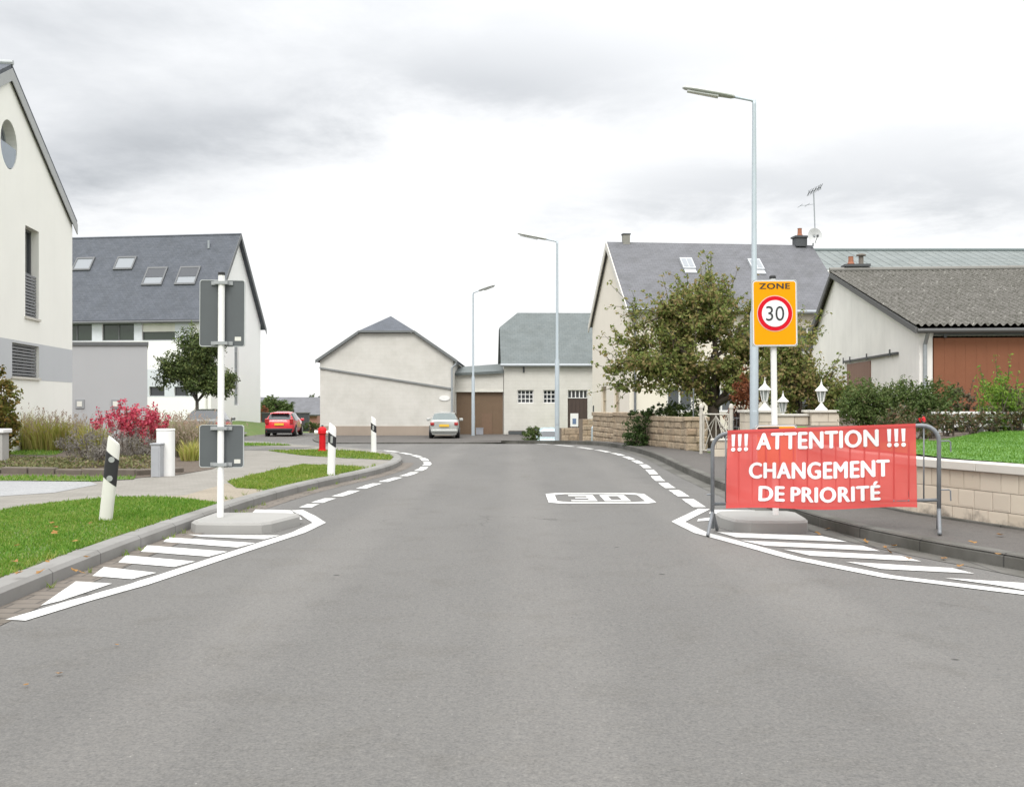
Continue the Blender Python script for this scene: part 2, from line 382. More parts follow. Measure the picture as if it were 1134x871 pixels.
class MB:
    def __init__(s): s.v = []; s.f = []; s.uv = None
    def poly(s, pts):
        i = len(s.v); s.v += [Vector(p) for p in pts]; s.f.append(list(range(i, i + len(pts)))); return s
    def prism(s, pts, vec):                        # closed solid: polygon swept along vec
        vec = Vector(vec); pts = [Vector(p) for p in pts]; n = len(pts)
        nor = Vector((0, 0, 0))
        for k in range(n):
            a, b = pts[k], pts[(k + 1) % n]; nor += a.cross(b)
        if nor.dot(vec) > 0: pts.reverse()         # base faces away from vec
        i = len(s.v); s.v += pts + [p + vec for p in pts]
        s.f.append(list(range(i, i + n))); s.f.append([i + n + k for k in reversed(range(n))])
        for k in range(n):
            j = (k + 1) % n; s.f.append([i + j, i + k, i + n + k, i + n + j])
        return s
    def box(s, c, d, rz=0.0):
        x, y, z = d[0] / 2, d[1] / 2, d[2] / 2; R = Matrix.Rotation(rz, 3, 'Z'); c = Vector(c)
        pts = [c + R @ Vector((a, b, -z)) for a, b in ((-x, -y), (x, -y), (x, y), (-x, y))]
        return s.prism(pts, (0, 0, 2 * z))
    def fbox(s, f, s0, s1, z0, z1, o0, o1):
        return s.prism([f.p(s0, z0, o0), f.p(s1, z0, o0), f.p(s1, z1, o0), f.p(s0, z1, o0)], f.n * (o1 - o0))
    def slab(s, pts, t):                           # sheet with thickness t below
        a, b, c = [Vector(p) for p in pts[:3]]; n = (b - a).cross(c - a).normalized()
        if n.z < 0: n = -n
        return s.prism(pts, -n * t)
    def tube(s, path, r, n=10, cap=True):
        path = [Vector(p) for p in path]; m = len(path); rr = r if isinstance(r, (list, tuple)) else [r] * m
        prev = None; i0 = len(s.v)
        for k in range(m):
            d = (path[min(k + 1, m - 1)] - path[max(k - 1, 0)]).normalized()
            if prev is None:
                a = Vector((0, 0, 1)) if abs(d.z) < .9 else Vector((1, 0, 0)); x = d.cross(a).normalized()
            else: x = (prev - d * prev.dot(d)).normalized()
            prev = x; y = d.cross(x)
            for q in range(n):
                t = 2 * math.pi * q / n; s.v.append(path[k] + (x * math.cos(t) + y * math.sin(t)) * rr[k])
        for k in range(m - 1):
            for q in range(n):
                a = i0 + k * n + q; b = i0 + k * n + (q + 1) % n; s.f.append([a, b, b + n, a + n])
        if cap:
            s.f.append([i0 + q for q in reversed(range(n))]); s.f.append([i0 + (m - 1) * n + q for q in range(n)])
        return s
    def lathe(s, c, prof, n=16):
        c = Vector(c); i0 = len(s.v)
        for r, z in prof:
            for q in range(n):
                t = 2 * math.pi * q / n; s.v.append(c + Vector((r * math.cos(t), r * math.sin(t), z)))
        for k in range(len(prof) - 1):
            for q in range(n):
                a = i0 + k * n + q; b = i0 + k * n + (q + 1) % n; s.f.append([a, b, b + n, a + n])
        s.f.append([i0 + q for q in reversed(range(n))]); s.f.append([i0 + (len(prof) - 1) * n + q for q in range(n)])
        return s
    def holed(s, f, outer, holes, depth=0.0):      # wall face with openings and their reveals; 2D loops (s, z)
        loops = [[Vector((a, z, 0)) for a, z in outer]] + [[Vector((a, z, 0)) for a, z in h] for h in holes]
        flat = [v for l in loops for v in l]; i = len(s.v); s.v += [f.p(v.x, v.y, 0) for v in flat]
        for t in tessellate_polygon(loops):
            a, b, c = (s.v[i + k] for k in t); k = list(t)
            if (b - a).cross(c - a).dot(f.n) < 0: k.reverse()
            s.f.append([i + q for q in k])
        for h in holes:
            for k in range(len(h)):
                a, b = h[k], h[(k + 1) % len(h)]
                s.poly([f.p(*a, 0), f.p(*b, 0), f.p(*b, -depth), f.p(*a, -depth)])
        return s
    def build(s, name, mat, parent=None, smooth=False, uv=True, bevel=0.0, fix=False):
        off = ORG.get(parent, Vector((0, 0, 0))) if parent is not None else Vector((0, 0, 0))
        me = bpy.data.meshes.new(name); me.from_pydata([tuple(v) for v in s.v], [], s.f); me.update()
        if fix:
            bm = bmesh.new(); bm.from_mesh(me); bmesh.ops.remove_doubles(bm, verts=bm.verts, dist=1e-4)
            bmesh.ops.recalc_face_normals(bm, faces=bm.faces); bm.to_mesh(me); bm.free()
        if uv: auto_uv(me)
        if off.length: me.transform(Matrix.Translation(-off))
        if smooth: me.polygons.foreach_set('use_smooth', [True] * len(me.polygons))
        me.materials.append(mat)
        o = bpy.data.objects.new(name, me); col.objects.link(o)
        if parent is not None: o.parent = parent
        ORG[o] = off
        if bevel:
            md = o.modifiers.new('bevel', 'BEVEL'); md.width = bevel; md.segments = 2; md.limit_method = 'ANGLE'; md.angle_limit = rad(40)
        return o
def rect(a, b, c, d): return [(a, b), (c, b), (c, d), (a, d)]

def sheet(name, poly, hfun, mat, label, cat, kind='structure', cuts=True):
    me = bpy.data.meshes.new(name)
    pts = [Vector((x, y, 0)) for x, y in poly]
    bm = bmesh.new(); vs = [bm.verts.new(p) for p in pts]
    for t in tessellate_polygon([pts]):
        try: bm.faces.new([vs[k] for k in t])
        except ValueError: pass
    xs = [p.x for p in pts]; ys = [p.y for p in pts]
    if cuts:
        def cut(co, no):
            bmesh.ops.bisect_plane(bm, geom=bm.verts[:] + bm.edges[:] + bm.faces[:], plane_co=co, plane_no=no, dist=1e-5)
        y = 30.0
        while y < 130:
            if min(ys) < y < max(ys): cut((0, y, 0), (0, 1, 0))
            y += 2 if y < 70 else 8
        if max(ys) > 50:
            for k in range(14):
                x = .4 + k * .5
                if min(xs) < x < max(xs): cut((x, 0, 0), (1, 0, 0))
            for k in range(8):
                x = -13.5 - k * .55
                if min(xs) < x < max(xs): cut((x, 0, 0), (1, 0, 0))
    for v in bm.verts: v.co.z = hfun(v.co.x, v.co.y)
    bmesh.ops.recalc_face_normals(bm, faces=bm.faces)
    for f in bm.faces:
        f.normal_update()
        if f.normal.z < 0: f.normal_flip()
    bm.to_mesh(me); bm.free(); me.update(); auto_uv(me); me.materials.append(mat)
    o = bpy.data.objects.new(name, me); col.objects.link(o); return tag(o, label, cat, None, kind)
def lift(h): return lambda x, y: gz(x, y) + h
def strip_poly(path, w):                           # list of quads (4 points) along a 2D path
    out = []; P = [Vector((a, b)) for a, b in path]
    offs = []
    for k in range(len(P)):
        d1 = (P[k] - P[k - 1]).normalized() if k else None; d2 = (P[k + 1] - P[k]).normalized() if k < len(P) - 1 else None
        if d1 is None: n = Vector((-d2.y, d2.x))
        elif d2 is None: n = Vector((-d1.y, d1.x))
        else:
            a = Vector((-d1.y, d1.x)); b = Vector((-d2.y, d2.x)); n = (a + b); n = n / max(.25, n.dot(a)) if n.length > 1e-4 else a
        offs.append(n * w / 2)
    for k in range(len(P) - 1):
        out.append([P[k] + offs[k], P[k + 1] + offs[k + 1], P[k + 1] - offs[k + 1], P[k] - offs[k]])
    return out
def resample(path, step):
    out = [Vector(path[0])]
    for a, b in zip(path, path[1:]):
        a, b = Vector(a), Vector(b); n = max(1, int((b - a).length / step))
        for k in range(1, n + 1): out.append(a.lerp(b, k / n))
    return out
def smooth_path(path, it=2):
    P = [Vector(p) for p in path]
    for _ in range(it):
        Q = [P[0]]
        for a, b in zip(P, P[1:]): Q += [a.lerp(b, .25), a.lerp(b, .75)]
        P = Q + [P[-1]]
    return P
def marks(name, quads, label, h=.006, n=1):
    mb = MB(); jr = random.Random(len(quads) * 7 + len(label))
    for q in quads:
        q = [Vector((a[0], a[1])) for a in q]; q = [p + Vector((jr.gauss(0, .005), jr.gauss(0, .008))) if 0 < k < len(q) and (p - q[k - 1]).length < .25 else p for k, p in enumerate(resample([tuple(p) for p in q] + [tuple(q[0])], .12)[:-1])]
        area = sum(q[k].x * q[(k + 1) % len(q)].y - q[(k + 1) % len(q)].x * q[k].y for k in range(len(q)))
        if area < 0: q.reverse()
        mb.poly([(p.x, p.y, gz(p.x, p.y) + h) for p in q])
    o = mb.build(name, PAINT); return tag(o, label, 'road marking', None, 'structure')
def kerb(name, path, w, h, mat, label, side=1, smooth=2, cham=.03):
    P = resample(smooth_path(path, smooth), .6); mb = MB(); prof = [(0, -.05), (0, h - cham), (cham, h), (w, h), (w, -.05)]
    rows = []; u = 0.0; us = []
    for k, p in enumerate(P):
        d = (P[min(k + 1, len(P) - 1)] - P[max(k - 1, 0)]).normalized(); n = Vector((-d.y, d.x)) * side
        rows.append([Vector((p.x + n.x * a, p.y + n.y * a, gz(p.x, p.y) + z)) for a, z in prof])
        if k: u += (P[k] - P[k - 1]).length
        us.append(u)
    me = bpy.data.meshes.new(name); V = [tuple(v) for r in rows for v in r]; m = len(prof); Fc = []; UV = []
    for k in range(len(rows) - 1):
        for j in range(m - 1):
            q = [k * m + j, k * m + j + 1, (k + 1) * m + j + 1, (k + 1) * m + j]; uvq = [(us[k], j * .1), (us[k], j * .1 + .1), (us[k + 1], j * .1 + .1), (us[k + 1], j * .1)]
            if side > 0: q.reverse(); uvq.reverse()
            Fc.append(q); UV += uvq
    me.from_pydata(V, [], Fc); me.update(); l = me.uv_layers.new(name='UVMap')
    for k, t in enumerate(UV): l.data[k].uv = t
    me.materials.append(mat); o = bpy.data.objects.new(name, me); col.objects.link(o)
    return tag(o, label, 'kerb', None, 'structure')

# ================================================================== SETTING
# ---- ground sheet to the horizon
def ground():
    xs = [-1500, -600, -200, -90, -50, -30] + [-24 + .8 * k for k in range(18)] + [-9, -4, 0, 4, 9, 15, 25, 40, 80, 200, 600, 1500]
    ys = [-300, -60, -10, 5, 15, 25] + [30 + 2 * k for k in range(20)] + [75 + 5 * k for k in range(10)] + [140, 180, 240, 320, 420, 700, 1200, 2500]
    mb = MB(); n = len(xs)
    mb.v = [Vector((x, y, gz(x, y) - .03)) for y in ys for x in xs]
    for j in range(len(ys) - 1):
        for i in range(n - 1): mb.f.append([j * n + i, j * n + i + 1, (j + 1) * n + i + 1, (j + 1) * n + i])
    tag(mb.build('ground', GRASS, smooth=True), 'grassy ground falling away behind the village houses', 'ground', None, 'structure')
ground()

KL = [(-3.05, 1.5), (-3.4, 4.5), (-3.5, 7.1), (-3.57, 9.2), (-3.56, 11.3), (-3.5, 14.0), (-3.2, 16.9), (-2.65, 19.6), (-2.42, 22.2), (-2.6, 24.9), (-3.3, 27.6), (-4.5, 29.2), (-6.6, 31.6), (-9.8, 37), (-12.3, 43)]
KR = [(5.9, 1.5), (5.2, 5.2), (4.62, 7.4), (4.24, 8.6), (3.87, 9.5), (3.56, 10.7), (3.39, 12.1), (3.33, 16.3), (3.42, 21.5), (3.6, 26.4), (3.3, 31.6), (2.4, 35.3), (1.14, 37.2), (-.4, 38.1), (-2.4, 38.8), (-5.1, 40.6), (-8.6, 46), (-10.9, 56), (-11, 74)]
KLs = [tuple(p) for p in smooth_path(KL)]; KRs = [tuple(p) for p in smooth_path(KR)]
road_poly = KLs + [(-14.4, 50), (-14.3, 60), (-14.0, 74)] + list(reversed(KRs)) + [(6.5, -8), (-2.5, -8)]
sheet('road', road_poly, lift(0), A_ROAD, 'worn grey asphalt village road bending left past the barns', 'road')
WALL_IN = [(7.1, 5.0), (5.95, 8.2), (5.2, 10.3), (4.66, 11.9), (4.42, 13.6), (4.6, 17.5), (5.25, 21.5), (5.3, 24.8), (4.62, 28.1), (2.85, 37.2)]
walk_poly = [(8.4, 1.5)] + WALL_IN + [(2.2, 39.5), (-1, 41.3)] + list(reversed([p for p in KRs if p[1] < 38.7 and p[0] > -2.3]))
sheet('footway', walk_poly, lift(.115), A_WALK, 'dark asphalt footway along the right kerb', 'footway')
fore_poly = [p for p in KRs if p[1] > 37.9 and p[0] < .2] + [(-11, 75), (-2, 75), (14, 64), (14, 44), (2.9, 39.5), (2.2, 39.5), (-.2, 40.9)]
sheet('forecourt', fore_poly, lift(.045), A_WALK, 'asphalt forecourt in front of the barns', 'forecourt')
kerb('kerb_left', KL, .2, .122, KERB, 'light concrete kerb along the left verge', 1)
kerb('kerb_right', KR[:14], .15, .125, KERB_OLD, 'weathered grey kerb edging the right footway', -1)
kerb('kerb_far', KR[13:], .14, .055, KERB_OLD, 'low kerb along the barn forecourt', -1)
gut = strip_poly([(x + .14, y) for x, y in KLs if 1 < y < 24], .27)
o = MB()
for q in gut: o.poly([(p.x, p.y, .004) for p in reversed(q)])
tag(o.build('gutter', SETT), 'brownish sett gutter along the left kerb', 'gutter', None, 'structure')
gut = strip_poly([(x - .13, y) for x, y in KRs if 1 < y < 36], .24)
o = MB()
for q in gut: o.poly([(p.x, p.y, gz(p.x, p.y) + .004) for p in reversed(q)])
tag(o.build('gutter', KERB_OLD), 'narrow concrete gutter along the right kerb', 'gutter', None, 'structure')

off_kl = [(x - .18, y) for x, y in KLs]
def kerb_x(y):
    for (xa, ya), (xb, yb) in zip(KLs, KLs[1:]):
        if ya <= y <= yb: return xa + (xb - xa) * (y - ya) / max(1e-6, yb - ya)
    return 99.0 if y < 40 else -12.3
def behind_kerb(poly, back=.205):                 # keep a patch clear of the kerb stones
    P = resample([tuple(p) for p in poly] + [tuple(poly[0])], .35)[:-1]
    return [(min(p.x, kerb_x(p.y) - (back if p.y < 24 else back + min(.25, (p.y - 24) * .06))), p.y) for p in P]
pave_poly = off_kl + [(-14.4, 46), (-45, 46), (-45, 1.5)]
sheet('pavement', pave_poly, lift(.115), PAVER, 'pale concrete paver footpath left of the road', 'pavement')
sheet('tan_paving', behind_kerb([G(x, y, .12) for x, y in ((140, 551), (205, 548), (250, 535), (300, 538), (345, 536), (330, 552), (282, 558), (262, 564), (250, 558), (195, 552.5))]), lift(.119), PAVER_TAN, 'tan paved crossing between the two grass verges', 'paving')
sheet('driveway', [G(x, y, .12) for x, y in ((-160, 533), (0, 532), (100, 533), (108, 536), (60, 545), (0, 549), (-160, 556))], lift(.119), A_DRIVE, 'pale blue grey asphalt drive at the left', 'driveway')
sheet('parking_bay', [(-12.9, 43.6), (-15.6, 43.6), (-18, 57), (-14.5, 57)], lift(.122), A_ROAD, 'asphalt parking bay beside the slate roofed house', 'parking')
sheet('parking_bay', [G(x, y, .12) for x, y in ((235, 497.5), (300, 498.5), (320, 497), (350, 495), (270, 494), (200, 494))], lift(.121), A_ROAD, 'asphalt side entrance behind the far verge', 'parking')

def grass_patch(name, poly, h, label, dens, bl, mat_b, ground_mat=GRASS, seed=1, hf=None, maxd=40):
    hf = hf or lift(h)
    jr = random.Random(seed + 500); rag = [(p.x + jr.uniform(-.05, .03), p.y + jr.uniform(-.09, .09)) for p in resample([tuple(p) for p in poly] + [tuple(poly[0])], .3)[:-1]]
    g = sheet(name + '_soil', rag, hf, ground_mat, label + ', ground under the blades', 'ground', 'structure')
    rnd = random.Random(seed); tri = tessellate_polygon([[Vector((x, y, 0)) for x, y in poly]]); P = [Vector((x, y, 0)) for x, y in poly]
    mb = MB()
    for t in tri:
        a, b, c = (P[k] for k in t); ar = (b - a).cross(c - a).length / 2
        for _ in range(int(ar * dens)):
            u, v = rnd.random(), rnd.random()
            if u + v > 1: u, v = 1 - u, 1 - v
            q = a + (b - a) * u + (c - a) * v
            if q.y > maxd: continue
            fld = math.sin(q.x * 2.1 + 1.7 * math.sin(q.y * 1.3)) * math.sin(q.y * 1.7 + seed) + .6 * math.sin(q.x * 6.3 + q.y * 4.1)
            if rnd.random() < .16 - .13 * fld: continue
            z = hf(q.x, q.y); th = rnd.random() * 6.28; L_ = bl * (.45 + rnd.random() * (1 + .35 * fld)) * (1.9 if rnd.random() < .03 else 1); w = .004 + .004 * rnd.random() + .0006 * q.y * .5
            dx, dy = math.cos(th) * w, math.sin(th) * w; lx, ly = rnd.gauss(0, .5) * L_, rnd.gauss(0, .5) * L_
            i = len(mb.v); mb.v += [Vector((q.x - dx, q.y - dy, z - .005)), Vector((q.x + dx, q.y + dy, z - .005)), Vector((q.x + lx, q.y + ly, z + L_))]
            mb.f.append([i, i + 1, i + 2])
    o = mb.build(name, mat_b, uv=False)
    return tag(o, label, 'grass', None, 'stuff')
BLADE = leaf_mat('grass_blades', [(.09, .21, .02), (.13, .26, .028), (.17, .29, .04), (.24, .30, .07)], .35, .55)
BLADE_Y = leaf_mat('yellow_verge_blades', [(.12, .215, .024), (.17, .265, .033), (.215, .295, .045), (.28, .30, .075)], .35, .55)
BLADE_LAWN = leaf_mat('lawn_blades', [(.09, .21, .026), (.125, .26, .036), (.16, .29, .05)], .35, .55)
v1 = [G(x, y, .12) for x, y in ((119, 606), (190, 582), (240, 566.5), (262, 560.5), (250, 556.5), (195, 551.5), (130, 550), (60, 556), (0, 565), (-120, 580))]
v1 = [(-3.62 - .0, 3.0), (-3.66, 5.5), (-3.73, 7.1), (-3.78, 9.2)] + v1[1:] + [(-9, 7)]
grass_patch('grass_verge', behind_kerb(v1), .12, 'bright green mown verge around the leaning marker post', 4200, .024, BLADE, seed=3)
v2 = [G(x, y, .12) for x, y in ((262, 540), (300, 542), (340, 544), (365, 537), (402, 527), (420, 521), (400, 517.5), (365, 515), (335, 514), (300, 521), (252, 533))]
grass_patch('grass_verge', behind_kerb(v2), .121, 'green verge wedge around the middle marker post', 2000, .03, BLADE_Y, seed=4)
v3 = [G(x, y, .12) for x, y in ((296, 498.5), (330, 503.5), (380, 507), (432, 509), (446, 506), (428, 503), (395, 499.5), (350, 497.8))]
grass_patch('grass_verge', behind_kerb(v3), .122, 'narrow green verge behind the red hydrant', 700, .035, BLADE_Y, seed=5)
v4 = [G(x, y, .12) for x, y in ((225, 492), (270, 493.6), (325, 493), (300, 491), (240, 490))]
grass_patch('grass_verge', v4, .125, 'thin grass strip along the far edge of the side entrance', 250, .05, BLADE, seed=6)

def weeds():
    rnd = random.Random(31); mb = MB()
    spots = [(kerb_x(y) - .25 + rnd.gauss(0, .04), y, .122) for y in [rnd.uniform(5, 21) for _ in range(60)]] + [(G(117, 576, .12)[0] + rnd.gauss(0, .07), G(117, 576, .12)[1] + rnd.gauss(0, .07), .12) for _ in range(16)]
    spots += [(G(367, 526, .12)[0] + rnd.gauss(0, .08), G(367, 526, .12)[1] + rnd.gauss(0, .08), .12) for _ in range(10)]
    spots += [(kerb_x(y) + .03 + abs(rnd.gauss(0, .03)), y, .004) for y in [rnd.uniform(5, 20) for _ in range(22)]]
    for x, y, h in spots:
        for _ in range(9):
            t = rnd.random() * 6.28; L_ = rnd.uniform(.02, .075); w = .006; b = Vector((x + rnd.gauss(0, .02), y + rnd.gauss(0, .02), gz(x, y) + h - .005)); i = len(mb.v)
            mb.v += [b - Vector((math.cos(t) * w, math.sin(t) * w, 0)), b + Vector((math.cos(t) * w, math.sin(t) * w, 0)), b + Vector((rnd.gauss(0, .5) * L_, rnd.gauss(0, .5) * L_, L_))]; mb.f.append([i, i + 1, i + 2])
    tag(mb.build('weeds', BLADE_Y, uv=False), 'small weeds along the left kerb and round the post feet', 'weeds', None, 'stuff')
weeds()
# ---- markings
LC = [G(17, 687), G(90, 665), G(155, 647), G(225, 624), G(300, 599.5), G(330, 590), G(353.5, 579), G(343, 572), G(329, 565)]
marks('chevron_line', strip_poly(LC, .15), 'white edge line around the left hatched taper')
def Q(*p): return [G(x, y) for x, y in p]
LS = [Q((45, 671), (84, 644), (124, 646.5), (66, 666)),
      Q((115, 628), (173, 634.5), (146, 641.5), (102, 638)),
      Q((139.5, 615), (216, 622), (193, 628), (131, 623)),
      Q((163, 604), (252, 611), (231, 616.5), (156, 611)),
      Q((186, 595), (282.5, 601.5), (263, 606.5), (181, 600)),
      Q((209, 592), (310, 593), (293, 597.3), (222, 594.5)),
      Q((283, 564.2), (322, 565.2), (327, 570), (279, 568.2)),
      Q((325, 572.4), (332, 572.4), (335, 575.4), (326, 575.4))]
marks('hatching', LS, 'white hatching stripes left of the left concrete island')
RC = [G(780, 563.5), G(751, 577.8), G(776, 590), G(830, 604.5), G(879, 618), G(983, 638.5), G(1134, 657), G(1220, 667), G(1330, 680)]
marks('chevron_line', strip_poly(RC, .15), 'white edge line around the right hatched taper')
def z8(x, y): return (740 + x / 2.878, 420 + y / 2.878)
def Q8(*p): return [G(*z8(x, y)) for x, y in p]
RS = [Q8((155, 487), (490, 500), (572, 519), (215, 504)), Q8((232, 514), (620, 531), (675, 548), (310, 531)),
      Q8((368, 543), (740, 563), (806, 581), (455, 563)), Q8((565, 582), (905, 602), (976, 620), (680, 605)),
      Q8((882, 634), (1134, 650), (1210, 668), (1134, 672), (1040, 656)), Q8((138, 416), (275, 418), (288, 429), (130, 428)),
      Q8((96, 446), (140, 440), (150, 449), (92, 453))]
marks('hatching', RS, 'white hatching stripes beside the right footway kerb')
def dashes(name, cent, frac, w, label):
    qs = []; P = [Vector(G(*c)) for c in cent]
    for k, p in enumerate(P):
        a = P[k - 1] if k else p * 2 - P[1]; b = P[k + 1] if k < len(P) - 1 else p * 2 - P[-2]
        path = [p.lerp(a, frac / 2), p, p.lerp(b, frac / 2)]
        qs += strip_poly(path, w)
    return marks(name, qs, label)
dashes('edge_dashes', [(343, 560), (355.5, 555), (383, 546.7), (408.5, 538), (433, 531), (454, 525), (467.6, 519.3), (474, 513.6), (470, 508.5), (462, 505), (450, 502.2), (434.6, 499.6), (404, 497.2)], .74, .17, 'white dashes curving round the left kerb corner')
dashes('edge_dashes', [(768, 557), (751.5, 546), (738, 537.6), (728, 530), (722, 522.6), (714.5, 516), (706, 511.3), (696.5, 507), (685, 503), (668, 499.3), (649, 496.2), (627, 493.6), (598, 491.6), (560, 490.6), (522, 490.2), (488, 490.4)], .74, .17, 'white dashes curving left past the footway kerb')
# ---- painted 30 in its frame
def text_mesh(body, offset=0.0, space=1.0):
    cu = bpy.data.curves.new('lettering', 'FONT'); cu.body = body; cu.offset = offset; cu.space_character = space; cu.resolution_u = 4
    ob = bpy.data.objects.new('lettering', cu); col.objects.link(ob)
    dg = bpy.context.evaluated_depsgraph_get(); me = bpy.data.meshes.new_from_object(ob.evaluated_get(dg))
    V = [Vector(v.co) for v in me.vertices]; Fc = [list(p.vertices) for p in me.polygons]
    bpy.data.objects.remove(ob); bpy.data.meshes.remove(me); bpy.data.curves.remove(cu)
    x0 = min(v.x for v in V); x1 = max(v.x for v in V); y0 = min(v.y for v in V); y1 = max(v.y for v in V)
    return [Vector(((v.x - x0) / (x1 - x0), (v.y - y0) / (y1 - y0), 0)) for v in V], Fc
def road30():
    cx, cy = 1.26, 15.12; W, L_ = 1.5, 1.62; mb = MB()
    def oct_(w, l, c): return [(-w + c, -l), (w - c, -l), (w, -l + c), (w, l - c), (w - c, l), (-w + c, l), (-w, l - c), (-w, -l + c)]
    A = oct_(W / 2, L_ / 2, .14); B = oct_(W / 2 - .13, L_ / 2 - .17, .16)
    for k in range(8):
        a, b, c, d = A[k], A[(k + 1) % 8], B[(k + 1) % 8], B[k]
        mb.poly([(cx + p[0], cy + p[1], .006) for p in (a, b, c, d)])
    def seg(x0, y0, x1, y1): mb.poly([(cx + x0, cy + y0, .006), (cx + x1, cy + y0, .006), (cx + x1, cy + y1, .006), (cx + x0, cy + y1, .006)])
    t, tt = .11, .17; h = .48
    for x0 in (-.42, .05):                          # blocky 3 and 0, 0.37 m wide
        x1 = x0 + .37
        seg(x0, -h, x1, -h + tt); seg(x0, h - tt, x1, h); seg(x1 - t, -h + tt, x1, h - tt)
        if x0 < 0: seg(x0 + .08, -.08, x1 - t, .08)
        else: seg(x0, -h + tt, x0 + t, h - tt)
    tag(mb.build('speed_marking', PAINT), 'painted 30 in a white frame on the carriageway', 'road marking', None, 'structure')
road30()

# ---- concrete islands
def island(name, base, h, label):
    cx = sum(p[0] for p in base) / len(base); cy = sum(p[1] for p in base) / len(base)
    top = [(cx + (x - cx) * .93, cy + (y - cy) * .95) for x, y in base]; n = len(base); mb = MB()
    mb.v = [Vector((x, y, -.01)) for x, y in base] + [Vector((x, y, h - .025)) for x, y in [(cx + (x - cx) * .985, cy + (y - cy) * .985) for x, y in base]] + [Vector((x, y, h)) for x, y in top]
    for r in range(2):
        for k in range(n): mb.f.append([r * n + k, r * n + (k + 1) % n, (r + 1) * n + (k + 1) % n, (r + 1) * n + k])
    mb.f.append([2 * n + k for k in range(n)])
    o = mb.build(name, CONC, fix=True); return tag(o, label, 'traffic island')
island('traffic_island', [(-3.50, 11.3), (-3.38, 11.08), (-3.0, 11.02), (-2.66, 11.04), (-2.58, 11.16), (-2.42, 11.85), (-2.45, 12.02), (-2.62, 12.1), (-3.1, 12.14), (-3.48, 12.1)], .115, 'low concrete island carrying the backs of the road signs')
island('traffic_island', [(2.33, 11.62), (2.40, 11.22), (2.55, 11.1), (2.95, 11.08), (3.17, 11.14), (3.24, 11.35), (3.3, 12.0), (3.24, 12.15), (2.8, 12.2), (2.42, 12.15), (2.34, 12.0)], .13, 'low concrete island beneath the orange zone sign')

# ================================================================== VEGETATION HELPERS
def leaf(mb, c, n, size, rnd, asp=.55):
    n = n.normalized(); a = Vector((rnd.gauss(0, 1), rnd.gauss(0, 1), rnd.gauss(0, 1))); x = a.cross(n)
    if x.length < 1e-3: return
    x.normalize(); y = n.cross(x); L_ = size * (.6 + .8 * rnd.random()); w = L_ * asp
    i = len(mb.v); mb.v += [c - x * L_ * .5, c - y * w * .5 + n * L_ * .06, c + x * L_ * .5, c + y * w * .5 + n * L_ * .06]
    mb.f.append([i, i + 1, i + 2, i + 3])
def clump(mb, c, r, n, size, rnd, shell=.5, flat=(1, 1, 1), asp=.55):
    c = Vector(c)
    for _ in range(n):
        d = Vector((rnd.gauss(0, 1), rnd.gauss(0, 1), rnd.gauss(0, 1))).normalized()
        q = rnd.random() ** shell; p = c + Vector((d.x * flat[0], d.y * flat[1], d.z * flat[2])) * r * q
        leaf(mb, p, (d + Vector((rnd.gauss(0, .7), rnd.gauss(0, .7), .5 + rnd.gauss(0, .6)))), size, rnd, asp)
def branch(mb, a, b, r0, r1, rnd, bend=.12, n=5):
    a, b = Vector(a), Vector(b); L_ = (b - a).length; P = []; off = Vector((rnd.gauss(0, 1), rnd.gauss(0, 1), rnd.gauss(0, .4))) * bend * L_
    for k in range(n + 1):
        t = k / n; P.append(a.lerp(b, t) + off * math.sin(t * math.pi) + Vector((0, 0, .06 * L_ * math.sin(t * math.pi))))
    mb.tube(P, [r0 + (r1 - r0) * k / n for k in range(n + 1)], 6); return P
